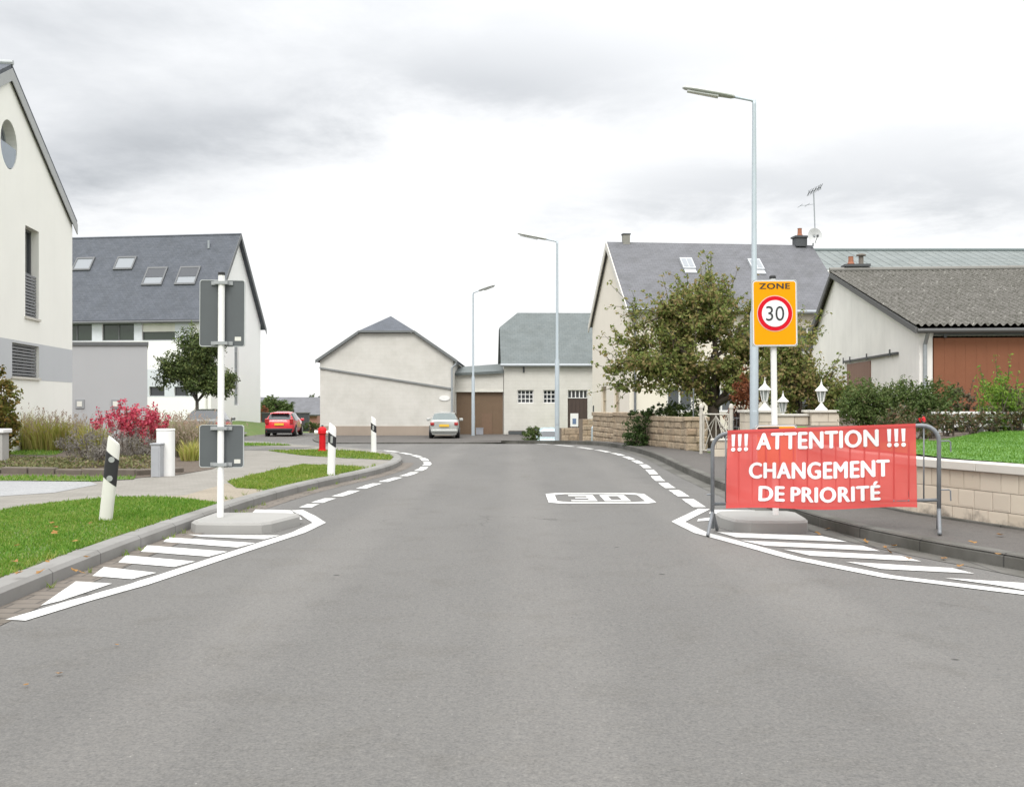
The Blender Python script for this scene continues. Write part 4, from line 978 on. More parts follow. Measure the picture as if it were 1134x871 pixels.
# ---- cream house right
def cream_house():
    A = Vector((4.75, 42)); u = Vector((.994, .109)); v = Vector((-.109, .994)); f = F(A, u, (-v.x, -v.y)); L_ = 9.2; W = 8.05
    root = thing('cream_house', 'cream rendered house with grey slate roof behind the big tree', 'house', (A.x, A.y, -.35)); zb, ev, rg = -.9, 5.2, 8.36
    fh = [rect(1.55, 1.0, 2.65, 1.98), rect(3.3, 1.0, 4.4, 1.98), rect(5.6, -.3, 6.6, 1.98), rect(6.75, 1.0, 7.75, 1.98), rect(1.6, 3.4, 2.6, 4.5), rect(4.4, 3.4, 5.4, 4.5), rect(7.0, 3.4, 8.0, 4.5)]
    mb = MB(); mb.holed(f, rect(0, zb, L_, ev), fh, .2)
    g = F(A, v, (-u.x, -u.y)); gh = [rect(1.9, .75, 3.05, 2.1), rect(4.7, .9, 5.9, 2.1)]
    mb.holed(g, [(0, zb), (W, zb), (W, ev), (W / 2, rg), (0, ev)], gh, .25)
    mb.poly([f.p(0, zb, -W), f.p(0, ev, -W), f.p(L_, ev, -W), f.p(L_, zb, -W)]).poly([f.p(L_, zb, 0), f.p(L_, zb, -W), f.p(L_, ev, -W), f.p(L_, rg, -W / 2), f.p(L_, ev, 0)])
    mb.build('wall', W_CREAM, root)
    sl = (rg - ev) / (W / 2); up = .13; roof = MB(); e = ev - .3 * sl + up
    roof.slab([f.p(-.12, rg + up, -W / 2), f.p(-.12, e, .3), f.p(L_ + .12, e, .3), f.p(L_ + .12, rg + up, -W / 2)], .12)
    roof.slab([f.p(-.12, rg + up, -W / 2), f.p(L_ + .12, rg + up, -W / 2), f.p(L_ + .12, e, -W - .3), f.p(-.12, e, -W - .3)], .12); r = roof.build('roof', SLATE_GREY, root)
    vb = MB()
    for a, b, za, zb2 in ((.3, -W / 2, e, rg + up), (-W / 2, -W - .3, rg + up, e)):
        vb.prism([f.p(-.122, za, a), f.p(-.122, zb2, b), f.p(-.122, zb2 - .34, b), f.p(-.122, za - .34, a)], f.u * -.04)
    vb.build('verge_board', plain('cream_board', (.60, .58, .53), .7), r)
    c = MB(); p = f.p(.75, 0, -W / 2); c.box((p.x, p.y, rg + .2), (.3, .3, .5), .109).build('chimney', plain('chimney_grey', (.24, .235, .21), .9), r)
    MB().box((p.x, p.y, rg + .47), (.36, .36, .05), .109).build('chimney_cap', DARKGREY, r)
    c = MB(); p = f.p(8.75, 0, -W / 2); c.box((p.x, p.y, rg + .25), (.5, .5, .4), .109); c.box((p.x, p.y, rg + .48), (.62, .62, .08), .109); ch = c.build('chimney', DARKGREY, r)
    MB().lathe((p.x, p.y, rg + .52), [(.12, 0), (.13, .06), (.10, .1), (.09, .34), (.11, .36)]).build('chimney_pot', TERRA, ch)
    nn = (f.n * sl + Vector((0, 0, 1))).normalized()
    def rp(s, t, o=0.0): return f.p(s, ev + up + (rg - ev) * t, -W / 2 * t) + nn * o
    for s in (2.85, 5.9):
        fr = MB(); fr.prism([rp(s, .55, .0), rp(s + .55, .55, .0), rp(s + .55, .72, .0), rp(s, .72, .0)], nn * .1); fr.prism([rp(s + .02, .49, 0), rp(s + .53, .49, 0), rp(s + .53, .55, 0), rp(s + .02, .55, 0)], nn * .05)
        k = fr.build('skylight', plain('zinc_frame', (.42, .44, .46), .5), r)
        for q in (0, 1): MB().prism([rp(s + .06 + q * .24, .57, .1), rp(s + .25 + q * .24, .57, .1), rp(s + .25 + q * .24, .70, .1), rp(s + .06 + q * .24, .70, .1)], nn * .01).build('pane', SKYGLASS, k)
    MB().tube([f.p(-.1, ev - .12, .38), f.p(L_ + .1, ev - .12, .38)], .08, 8).build('gutter', GALV, root)
    MB().tube([f.p(.22, ev - .1, .34), f.p(.22, ev - .5, .07), f.p(.22, -.5, .07)], .05, 8).build('downpipe', GALV_D, root)
    for q in fh:
        if q[0][1] < 0:
            d = MB().fbox(f, q[0][0], q[2][0], q[0][1], q[2][1], -.2, -.14); d.build('front_door', OFFWHITE, root)
        else: window(root, f, q[0][0], q[0][1], q[2][0], q[2][1], .14, FRAME_W, plain('dim_glass', (.10, .11, .12), .1), 2, 1, .07, True)
    for q in gh: window(root, g, q[0][0], q[0][1], q[2][0], q[2][1], .16, plain('beige_frame', (.50, .42, .30), .7), plain('beige_shutter', (.46, .40, .31), .7), 1, 2, .07, True)
    sh = MB().box((f.p(6.1, 2.3, .35).x, f.p(6.1, 2.3, .35).y, 2.25), (1.6, .9, .1), .109); sh.build('porch_roof', OFFWHITE, root)
cream_house()

# ---- long barn with green grey tiles behind
def tile_barn():
    root = thing('long_barn', 'long low building with green grey tiled roof behind the shed', 'barn', (24, 56, 0)); f = F((14.6, 51), (1, 0)); L_ = 34
    MB().fbox(f, 0, L_, -.6, 7.6, 0, -10).build('wall', WHITE, root)
    r = MB(); r.slab([f.p(-.2, 7.75, .4), f.p(L_, 7.75, .4), f.p(L_, 9.55, -5), f.p(-.2, 9.55, -5)], .12); r.slab([f.p(-.2, 9.55, -5), f.p(L_, 9.55, -5), f.p(L_, 7.75, -10.4), f.p(-.2, 7.75, -10.4)], .12)
    ro = r.build('roof', TILE_GREEN, root)
    MB().tube([f.p(-.2, 9.58, -5), f.p(L_, 9.58, -5)], .1, 8).build('ridge_tiles', plain('ridge_dark', (.12, .15, .15), .7), ro)
    MB().tube([f.p(-.2, 7.72, .48), f.p(L_, 7.72, .48)], .09, 8).build('gutter', OFFWHITE, root)
tile_barn()

# ---- corrugated shed on the right
def shed():
    A = Vector((10.2, 26)); gv = Vector((.0866, .996)); ev_u = Vector((.996, -.0866)); f = F(A, ev_u, (-gv.x, -gv.y)); g = F(A, gv, (-ev_u.x, -ev_u.y))
    root = thing('corrugated_shed', 'whitewashed shed with mossy corrugated roof and rust brown doors', 'shed', (A.x, A.y, .9)); zb = .5
    R, B = 9.4, 13.2; ev, rg, be = 3.24, 5.70, 3.85; L_ = 16.0
    mb = MB(); mb.holed(g, [(0, zb), (B, zb), (B, be), (R, rg), (0, ev)], [rect(4.7, .7, 7.6, 2.62)], .15)
    mb.holed(f, rect(0, zb, L_, ev), [rect(.32, .75, 9.2, 3.05)], .12)
    mb.poly([f.p(L_, zb, 0), f.p(L_, zb, -B), f.p(L_, be, -B), f.p(L_, rg, -R), f.p(L_, ev, 0)]).poly([f.p(0, zb, -B), f.p(0, be, -B), f.p(L_, be, -B), f.p(L_, zb, -B)])
    mb.build('wall', W_SHED, root)
    # corrugated sheets: real waves, rows overlapping with a small step
    def corr(o0, z0, o1, z1, rows):
        m = MB(); wl = .177; nx = int((L_ + .5) / wl * 6); xs = [-.18 + (L_ + .5) * k / nx for k in range(nx + 1)]
        nrm = Vector((0, 0, 1)) if abs(z1 - z0) < .01 else (f.n * ((z1 - z0) / abs(o1 - o0)) + Vector((0, 0, 1))).normalized()
        for r in range(rows):
            i0 = len(m.v)
            for e, lift_ in ((0, .007), (1, 0.0)):
                t = (r + e * 1.06) / rows; t = min(t, 1.0)
                for x in xs: m.v.append(f.p(x, z0 + (z1 - z0) * t, o0 + (o1 - o0) * t) + nrm * (.14 + lift_ + .036 * math.sin(2 * math.pi * x / wl)))
            n = len(xs)
            for k in range(n - 1): m.f.append([i0 + k, i0 + k + 1, i0 + n + k + 1, i0 + n + k])
        return m
    sl = (rg - ev) / R; m = corr(.3, ev - .3 * sl, -R, rg, 8); r = m.build('roof', CORR, root, smooth=True)
    m = corr(-B - .3, be - .25, -R, rg, 3); m.build('rear_slope', CORR, r, smooth=True)
    vb = MB(); zz = .09
    vb.prism([g.p(-.3, ev - .3 * sl + zz, .19), g.p(R, rg + zz, .19), g.p(R, rg - .06, .19), g.p(-.3, ev - .3 * sl - .06, .19)], g.n * -.05)
    vb.prism([g.p(R, rg + zz, .19), g.p(B + .3, be - .15 + zz, .19), g.p(B + .3, be - .41, .19), g.p(R, rg - .06, .19)], g.n * -.05); vb.build('verge_board', plain('verge_cement', (.115, .115, .115), .9), r)
    MB().tube([f.p(-.2, rg + .19, -R), f.p(L_ + .3, rg + .19, -R)], .09, 8).build('ridge_cap', plain('cement_ridge', (.20, .195, .18), .9), r)
    MB().tube([f.p(-.15, ev - .08, .34), f.p(L_, ev - .06, .34)], .06, 8).build('gutter', plain('gutter_dark', (.085, .085, .085), .6), root)
    MB().tube([f.p(.12, ev - .1, .32), f.p(.12, ev - .4, .07), f.p(.12, zb, .07)], .05, 8).build('downpipe', GALV, root)
    def slid(fr, a, b, c, d, mat, n, name):
        m = MB(); m.fbox(fr, a, c, b, d, -.06, .03)
        w = (c - a) / n
        for k in range(n): m.fbox(fr, a + k * w + .004, a + (k + 1) * w - .004, b + .01, d - .01, .03, .034)
        return m.build(name, mat, root)
    slid(f, .34, .75, 3.92, 3.0, RUST, 14, 'sliding_door'); slid(f, 3.97, .75, 9.0, 3.0, RUST, 18, 'sliding_door')
    slid(g, 4.7, .7, 7.6, 2.62, RUST_P, 9, 'side_door')
    t = MB(); t.fbox(f, .34, 9.4, 3.06, 3.12, .01, .07)
    for s in (.6, 3.5, 4.3, 8.6): t.fbox(f, s - .03, s + .03, 3.0, 3.18, .07, .09)
    t.fbox(g, 1.8, 8.0, 2.68, 2.74, .01, .07)
    for s in (2.4, 4.9, 7.0, 7.9): t.fbox(g, s - .05, s + .05, 2.64, 2.84, .07, .09)
    t.build('door_track', DARKGREY, root)
    ch = MB(); p = f.p(.72, 0, -R - .2); ch.box((p.x, p.y, rg + .05), (.72, .5, .6), -.087); ch.box((p.x, p.y, rg + .34), (.86, .6, .08), -.087); c = ch.build('chimney', DARKGREY, root)
    p = f.p(.56, 0, -R - .2); MB().lathe((p.x, p.y, rg + .38), [(.11, 0), (.12, .06), (.09, .09), (.08, .27), (.09, .29)]).build('chimney_pot', TERRA, c)
    p = f.p(.9, 0, -R - .2); cw = MB(); cw.lathe((p.x, p.y, rg + .38), [(.08, 0), (.08, .32)]); cw.lathe((p.x, p.y, rg + .72), [(.03, -.05), (.16, -.03), (.16, .015), (.04, .05)]); cw.build('chimney_cowl', plain('cowl', (.17, .15, .13), .8), c)
shed()

# ---- TV aerial and dish
def aerial():
    b = at(903, 268, 46.9); root = thing('television_aerial', 'thin roof aerial mast with two antenna booms', 'aerial', tuple(b)); m = MB(); k = 46.9 / FP
    top = at(901, 211, 46.9); m.tube([b, top], .028, 6); m.build('mast', GALV, root)
    y = MB(); c0 = at(895, 214, 46.9); c1 = at(909, 207, 46.9); y.tube([c0, c1], .02, 5)
    for t in (.05, .3, .55, .8, 1): p = c0.lerp(c1, t); y.tube([p + Vector((-.05, -.45, .05)), p + Vector((.05, .45, -.05))], .014, 5); y.tube([p + Vector((0, 0, -.13)), p + Vector((0, 0, .13))], .012, 5)
    y.build('boom', GALV_D, root)
    h = MB(); c0 = at(886, 228, 46.9); c1 = at(902, 226, 46.9); h.tube([c0, c1], .012, 5)
    for t in (0, .5): p = c0.lerp(c1, t); h.tube([p + Vector((0, -.4, 0)), p + Vector((0, .4, 0))], .01, 5)
    h.build('boom', GALV, root)
    c = at(902.5, 261, 46.6); d = thing('satellite_dish', 'white satellite dish at the roof corner under the aerial', 'satellite dish', (c.x, c.y, c.z)); dn = Vector((.02, -1, .16)).normalized(); x = dn.cross(Vector((0, 0, 1))).normalized(); y2 = x.cross(dn)
    dm = MB(); n = 20; rr = [(0.02, .11), (.14, .085), (.26, .04), (.36, 0)]
    for r, dep in rr:
        for q in range(n): t = 2 * math.pi * q / n; dm.v.append(c + (x * math.cos(t) * .9 + y2 * math.sin(t)) * r - dn * dep)
    for a in range(3):
        for q in range(n): i = a * n + q; j = a * n + (q + 1) % n; dm.f.append([i, j, j + n, i + n])
    dm.f.append(list(range(n))); dm.build('reflector', plain('dish_grey', (.52, .53, .53), .6), d, smooth=True)
    ar = MB(); ar.tube([c - y2 * .3, c - y2 * .15 + dn * .35], .015, 6); ar.box(tuple(c - y2 * .13 + dn * .37), (.08, .08, .1)); ar.build('feed_arm', DARKGREY, d)
    mt = MB(); mt.tube([c - dn * .05, c - dn * .2, Vector((c.x - .02, c.y + .25, c.z - .45))], .03, 6); mt.build('mount', GALV, d)
aerial()

# ---- distant houses and trees in the gap on the left
def far_house(name, label, cx, Y, w, dep, zb, ev, rg, wm, rm, rot=0.0, wins=()):
    root = thing(name, label, 'house', (cx, Y, zb)); u = Vector((math.cos(rot), math.sin(rot))); f = F((cx - u.x * w / 2, Y - u.y * w / 2), u)
    m = MB(); holes = [rect(a, b, c, d) for a, b, c, d in wins]; m.holed(f, rect(0, zb - 1, w, ev), holes, .15)
    m.poly([f.p(0, zb - 1, 0), f.p(0, ev, 0), f.p(0, rg, -dep / 2), f.p(0, ev, -dep), f.p(0, zb - 1, -dep)]).poly([f.p(w, zb - 1, 0), f.p(w, zb - 1, -dep), f.p(w, ev, -dep), f.p(w, rg, -dep / 2), f.p(w, ev, 0)])
    m.poly([f.p(0, zb - 1, -dep), f.p(0, ev, -dep), f.p(w, ev, -dep), f.p(w, zb - 1, -dep)]); m.build('wall', wm, root)
    r = MB(); sl = (rg - ev) / (dep / 2); r.slab([f.p(-.3, rg + .1, -dep / 2), f.p(-.3, ev - .4 * sl + .1, .4), f.p(w + .3, ev - .4 * sl + .1, .4), f.p(w + .3, rg + .1, -dep / 2)], .12)
    r.slab([f.p(-.3, rg + .1, -dep / 2), f.p(w + .3, rg + .1, -dep / 2), f.p(w + .3, ev - .4 * sl + .1, -dep - .4), f.p(-.3, ev - .4 * sl + .1, -dep - .4)], .12); r.build('roof', rm, root)
    for a, b, c, d in wins: window(root, f, a, b, c, d, .1, FRAME_W, GLASS, 2, 1, .07)
BRICK = blocks('far_brick', (.42, .17, .135), (.38, .15, .12), (.40, .30, .26), .24, .08, .01, .2, .2)
far_house('brick_house', 'low red brick house with grey roof in the valley', -20.1, 92, 5.6, 7, -3.2, .35, 1.75, BRICK, SLATE_GREY, .05, ((1.0, -1.3, 1.8, -.2), (3.6, -1.3, 4.6, -.2)))
far_house('village_house', 'small white house with pale gable beyond the brick house', -29.4, 128, 4.6, 7, -4, 0.2, 1.6, WHITE, SLATE_GREY, 1.45)
def far_trees():
    for i, (x, y, D, w, h, lab, mat, ls) in enumerate(((303, 435, 84, 1.3, 1.9, 'dense dark green bush left of the far brick house', L_HEDGE, .2), (337, 440, 150, 2.4, 2.4, 'round distant tree crown above the brick house roof', L_FAR, .34), (322, 442, 170, 3.0, 2.0, 'broad distant tree mass behind the white far house', L_FAR, .36), (350, 437, 160, 2.2, 2.8, 'distant tree half hidden by the barn corner', L_FAR, .34), (288, 438, 140, 2.4, 3.0, 'distant tree next to the slate house wall', L_FAR, .32))):
        p = at(x, y, D); g = gz(p.x, p.y); top = p.z - g; k = .45 if D < 100 else .6
        tree('deciduous_tree', lab, 'tree', (p.x, p.y, g), max(.4, top - h * 1.6), w, [((0, 0, top - h * .75), (w, w, h * .62)), ((w * .4, 0, top - h), (w * .7, w, h * .5))], 60, 110, ls, mat, BARK, 40 + i, .16, 5, .1, 'distant trees in the valley', (k * .8, k * 1.2), .5)
    p = at(294, 458, 78); shrub('copper_shrub', 'orange copper leaved shrub beside the dark bush', 'shrub', (p.x, p.y, gz(p.x, p.y)), [((0, 0, p.z - gz(p.x, p.y) - .1), (.4, .4, .8))], 700, .16, L_RUST, 61)
    p = at(346, 480, 66); shrub('garden_shrub', 'green shrub at the foot of the barn corner', 'shrub', (p.x, p.y, gz(p.x, p.y)), [((0, 0, .35), (.5, .5, .42))], 900, .1, L_HEDGE, 62)
    p = at(331, 478, 70); shrub('garden_shrub', 'low pale green shrub behind the red hatchback', 'shrub', (p.x, p.y, gz(p.x, p.y)), [((0, 0, .3), (.7, .6, .35))], 700, .11, L_FAR, 63)
far_trees()
f = F((-17.0, 70.5), (1, 0)); w = thing('garden_wall', 'dark low garden wall at the top of the grassy bank', 'wall', (-16.4, 70.5, -.2))
MB().fbox(f, 0, 3.2, -.6, .62, 0, -.3).build('wall', DARKGREY, w); MB().fbox(f, -.05, 3.25, .62, .7, .05, -.35).build('capping', plain('cap_dark', (.13, .13, .12), .8), w)

# ================================================================== CARS
def car(name, label, paint, kind, loc, rz, L_=4.0, W=1.75, H=1.46):
    root = thing(name, label, 'car', (0, 0, 0)); hb = kind == 'hatch'
    # sections: y, belt z, top z, half width at belt, half width at roof
    if hb: sec = [(-2.0, .86, .88, .72, .60), (-1.93, .93, 1.0, .78, .58), (-1.62, .95, 1.38, .81, .56), (-1.2, .95, 1.46, .83, .58), (-.4, .94, 1.49, .85, .59), (.25, .92, 1.45, .85, .58), (.55, .91, 1.30, .85, .60), (1.15, .90, .93, .83, .66), (1.6, .82, .85, .80, .62), (1.93, .68, .72, .70, .52), (2.0, .55, .58, .62, .45)]
    else: sec = [(-2.2, .88, .92, .70, .60), (-2.12, .95, .99, .76, .62), (-1.72, .97, 1.01, .80, .62), (-1.28, .96, 1.36, .82, .56), (-.9, .95, 1.42, .83, .57), (-.1, .93, 1.44, .84, .57), (.4, .92, 1.38, .84, .58), (.7, .91, 1.22, .84, .6), (1.25, .90, .93, .83, .66), (1.75, .80, .84, .79, .62), (2.1, .68, .72, .68, .52), (2.2, .55, .58, .60, .45)]
    sy = L_ / (sec[-1][0] - sec[0][0]); sw = W / 1.74; sh = H / (1.49 if hb else 1.44)
    rows = []
    for y, zb, zt, wb, wt in sec:
        lo = .22; endk = .9 if y in (sec[0][0], sec[-1][0]) else 1
        half = [(wb * .86 * endk, lo), (wb * .97, lo + .12), (wb * 1.03, .58 if zb > .62 else zb * .85), (wb, zb), (wt + (wb - wt) * .12 if zt - zb > .2 else wt + (wb - wt) * .4, zb + (zt - zb) * .88), (wt * .6, zt)]
        rows.append([Vector((-a * sw, y * sy, z * sh)) for a, z in half] + [Vector((a * sw, y * sy, z * sh)) for a, z in reversed(half)])
    body = MB(); gl = {}; m = 12
    body.v = [v for r in rows for v in r]
    def gadd(key, q):
        g = gl.setdefault(key, MB()); g.poly([body.v[k] for k in q])
    for k in range(len(rows) - 1):
        h0 = sec[k][2] - sec[k][1]; h1 = sec[k + 1][2] - sec[k + 1][1]
        for j in range(m - 1):
            q = [k * m + j, k * m + j + 1, (k + 1) * m + j + 1, (k + 1) * m + j]
            if j in (3, 7) and h0 > .2 and h1 > .2: gadd(('side_window', j), q)
            elif j in (4, 5, 6) and (h0 > .2) != (h1 > .2): gadd('rear_window' if h1 > h0 else 'windscreen', q)
            else: body.f.append(q)
        body.f.append([k * m + m - 1, k * m, (k + 1) * m, (k + 1) * m + m - 1])
    body.f.append(list(range(m))); body.f.append([(len(rows) - 1) * m + j for j in reversed(range(m))])
    b = body.build('body', paint, root, smooth=False, uv=False)
    bm = bmesh.new(); bm.from_mesh(b.data); bmesh.ops.recalc_face_normals(bm, faces=bm.faces); bm.to_mesh(b.data); bm.free()
    b.data.polygons.foreach_set('use_smooth', [True] * len(b.data.polygons))
    b.modifiers.new('split', 'EDGE_SPLIT').split_angle = rad(48)
    for k, g in gl.items():
        k = k[0] if isinstance(k, tuple) else k
        g.build(k, GLASS if k != 'rear_window' or hb or paint is GREYCAR else plain('pale_rear_glass', (.12, .15, .15), .06), root, uv=False, smooth=True)
    r0 = sec[0][0] * sy
    bp = MB(); bp.box((0, r0 - .02, .42 * sh), (W * .86, .16, .14)); bp.box((0, r0 + .05, .27), (W * .8, .12, .16)); bp.build('bumper', BLACK if hb else paint, root, bevel=.03)
    pl = MB(); pl.box((0, r0 - (.035 if hb else .03), .74 * sh if hb else .70 * sh), (.5, .04, .12)); pl.build('number_plate', PLATE_Y, root)
    for sx in (-1, 1):
        tl = MB(); tl.box((sx * W * (.40 if hb else .39), r0 + .06, (.92 if hb else .80) * sh), (.20, .24, .30 if hb else .16)); tl.build('tail_light', LAMPRED, root, bevel=.03)
        mr = MB(); mr.box((sx * (W / 2 + .09), .62 * sy, .98 * sh), (.2, .1, .14)); mr.build('mirror', paint, root, bevel=.03)
        for yy in (-.62 * L_ / 2, .63 * L_ / 2):
            ar = MB(); ar.tube([(sx * (W / 2 - .16), yy, .31), (sx * (W / 2 - .008), yy, .31)], .36, 22); ar.build('wheel_arch', BLACK, root)
            wh = MB(); x0 = sx * (W / 2 - .22); x1 = sx * (W / 2 + .005)
            wh.tube([(x0, yy, .31), (x0 + (x1 - x0) * .1, yy, .31), (x0 + (x1 - x0) * .9, yy, .31), (x1, yy, .31)], [.27, .31, .31, .28], 22); w_ = wh.build('wheel', TYRE, root)
            MB().tube([(x1 - sx * .005, yy, .31), (x1 + sx * .012, yy, .31)], [.2, .18], 18).build('rim', RIM, w_)
    if hb: MB().box((0, sec[2][0] * sy - .05, 1.40 * sh), (W * .6, .28, .05)).build('roof_spoiler', paint, root, bevel=.02)
    root.location = loc; root.rotation_euler = (0, 0, rz); return root
RED_CAR = car_paint('car_red', (.68, .022, .04)); SILVER = car_paint('car_champagne', (.38, .395, .38)); GREYCAR = car_paint('car_dark', (.10, .105, .10)); PALEBLUE = car_paint('car_pale_blue', (.34, .44, .47))
def park(px, D, *a, h=0.0, **k):
    x = (px - CX) / FP * D; return (x, D, gz(x, D) + h)
car('parked_car', 'red hatchback seen from behind on the side road', RED_CAR, 'hatch', park(315, 59), rad(4), 3.9, 1.68, 1.37)
car('parked_car', 'pale silver grey saloon parked against the block barn', SILVER, 'saloon', park(492.5, 54.8, h=.045), rad(3), 4.1, 1.56, 1.36)
car('parked_car', 'dark grey saloon behind the lower sign panel', GREYCAR, 'saloon', park(232, 47, h=.122), rad(8), 4.3, 1.75, 1.44)
car('parked_car', 'pale blue car half hidden behind the sandstone wall', PALEBLUE, 'saloon', park(608, 55.5, h=-.08), rad(181), 4.0, 1.55, 1.34)

# ================================================================== STREET FURNITURE
def lamp(loc, rz, label, hgt=8.0, arm=.5, head=1.15, mat=GALV):
    root = thing('street_lamp', label, 'street lamp', (0, 0, 0), 'grey street lamps along the road')
    p = MB(); p.tube([(0, 0, -.1), (0, 0, .02), (0, 0, 3.2), (0, 0, 3.3), (0, 0, hgt - .1), (0, 0, hgt)], [.095, .095, .09, .062, .042, .04], 14); p.build('pole', mat, root, smooth=True)
    MB().box((0, -.088, .9), (.10, .03, .38)).build('service_door', mat, root, bevel=.006)
    a = MB(); a.tube([(0, 0, hgt - .05), (-.06, 0, hgt), (-arm, 0, hgt + .10)], [.032, .03, .03], 8); a.build('arm', mat, root, smooth=True)
    h = MB(); n = 8; dirv = Vector((-.977, 0, .21)); up = Vector((.21, 0, .977)); s0 = Vector((-arm + .08, 0, hgt + .075))
    prof = [(0, .05, .04), (.06, .11, .07), (.35, .14, .085), (.75, .13, .08), (.95, .09, .06), (1.0, .03, .025)]; i0 = 0
    for t, w, hh in prof:
        for q in range(12):
            an = 2 * math.pi * q / 12; zz = math.sin(an); h.v.append(s0 + dirv * head * t + Vector((0, 1, 0)) * math.cos(an) * w + up * (zz * hh if zz > 0 else zz * hh * .5))
    for k in range(len(prof) - 1):
        for q in range(12): a_ = k * 12 + q; b_ = k * 12 + (q + 1) % 12; h.f.append([a_, b_, b_ + 12, a_ + 12])
    h.f.append(list(reversed(range(12)))); h.f.append([(len(prof) - 1) * 12 + q for q in range(12)])
    hd = h.build('lamp_head', ALU, root, smooth=True, fix=True)
    l = MB(); l.prism([s0 + dirv * head * t + Vector((0, w, 0)) - up * .035 for t, w in ((.3, -.1), (.9, -.07), (.9, .07), (.3, .1))], -up * .035); l.build('diffuser', plain('diffuser', (.55, .56, .55), .3), hd, bevel=.01)
    root.location = loc; root.rotation_euler = (0, 0, rz); return root
x, y = 5.27, 22.6; lamp((x, y, .115), rad(-6), 'tall street lamp beside the orange zone sign', 7.85, mat=POLE_BLUE)
x, y = (617 - CX) / FP * 40.5, 40.5; lamp((x, y, gz(x, y) + .045), rad(-4), 'street lamp at the bend beside the low sandstone wall', 7.85, mat=POLE_BLUE)
x, y = (524 - CX) / FP * 57.5, 57.5; lamp((x, y, gz(x, y) + .045), rad(-218), 'slim street lamp before the brown gate', 7.9, mat=POLE_BLUE)

# ---- delineator posts
def marker(loc, lean, rz, label, hgt, flat=False, grubby=False):
    root = thing('marker_post', label, 'marker post', (0, 0, 0), 'white roadside marker posts'); n = 14
    def ring(z, k=1.0, sl=0.0): return [Vector((.07 * k * math.cos(2 * math.pi * q / n), .05 * k * math.sin(2 * math.pi * q / n), z + sl * math.cos(2 * math.pi * q / n))) for q in range(n)]
    m = MB(); rings = [ring(-.1), ring(hgt * .5), ring(hgt - .06, .97, -.045), ring(hgt - .025, .86, -.045)]
    for r in rings: m.v += r
    for k in range(3):
        for q in range(n): a = k * n + q; b = k * n + (q + 1) % n; m.f.append([a, b, b + n, a + n])
    m.f.append([3 * n + q for q in range(n)]); m.build('post', OFFWHITE if grubby else WHITE, root, smooth=True).modifiers.new('split', 'EDGE_SPLIT').split_angle = rad(40)
    b = MB(); z0, z1 = (.47, .79) if grubby else (.60, .80)
    z0 *= hgt; z1 *= hgt
    for z, s in ((z0, -.05), (z1, -.05)): b.v += ring(z, 1.035, s)
    for q in range(n): b.f.append([q, (q + 1) % n, n + (q + 1) % n, n + q])
    bd = b.build('black_band', BLACK, root, smooth=True)
    rf = MB()
    if grubby:
        for z in (z0 + .04, z1 - .045): rf.prism([Vector((.032 * math.cos(2 * math.pi * q / 14), -.0505, z + .032 * math.sin(2 * math.pi * q / 14))) for q in range(14)], (0, -.006, 0))
    else: rf.box((.005, -.054, (z0 + z1) / 2), (.04, .006, .12))
    rf.build('reflector', REFL, bd)
    root.location = loc; root.rotation_euler = (rad(2), lean, rz); return root
x, y = G(117, 576, .12); marker((x, y, .12), rad(6), rad(14), 'grubby leaning marker post in the near verge', .9, grubby=True)
x, y = G(366.5, 526, .12); marker((x, y, .12), rad(2.5), rad(-5), 'white marker post in the middle grass wedge', .9)
x, y = G(414, 500.5, .12); marker((x, y, .12), 0, rad(-8), 'white marker post at the far kerb corner', .9, True)

# ---- hydrant
def hydrant():
    x, y = G(357, 499.5, .12); root = thing('hydrant', 'red pillar hydrant with white caps in the far verge', 'hydrant', (x, y, .12)); b = MB()
    b.lathe((x, y, .1), [(.11, 0), (.11, .06), (.085, .07), (.085, .46), (.115, .48), (.115, .56), (.10, .62), (.05, .655), (.03, .66)], 18); b.build('barrel', HYD, root, smooth=True).modifiers.new('split', 'EDGE_SPLIT').split_angle = rad(50)
    for s in (-1, 1):
        c = MB(); c.tube([(x + s * .09, y, .61), (x + s * .15, y, .61), (x + s * .16, y, .61), (x + s * .2, y, .61)], [.05, .05, .062, .055], 12); c.build('outlet_cap', WHITE, root)
    MB().lathe((x, y, .755), [(.03, 0), (.03, .04), (.018, .05)], 6).build('spindle', DARKGREY, root)
hydrant()

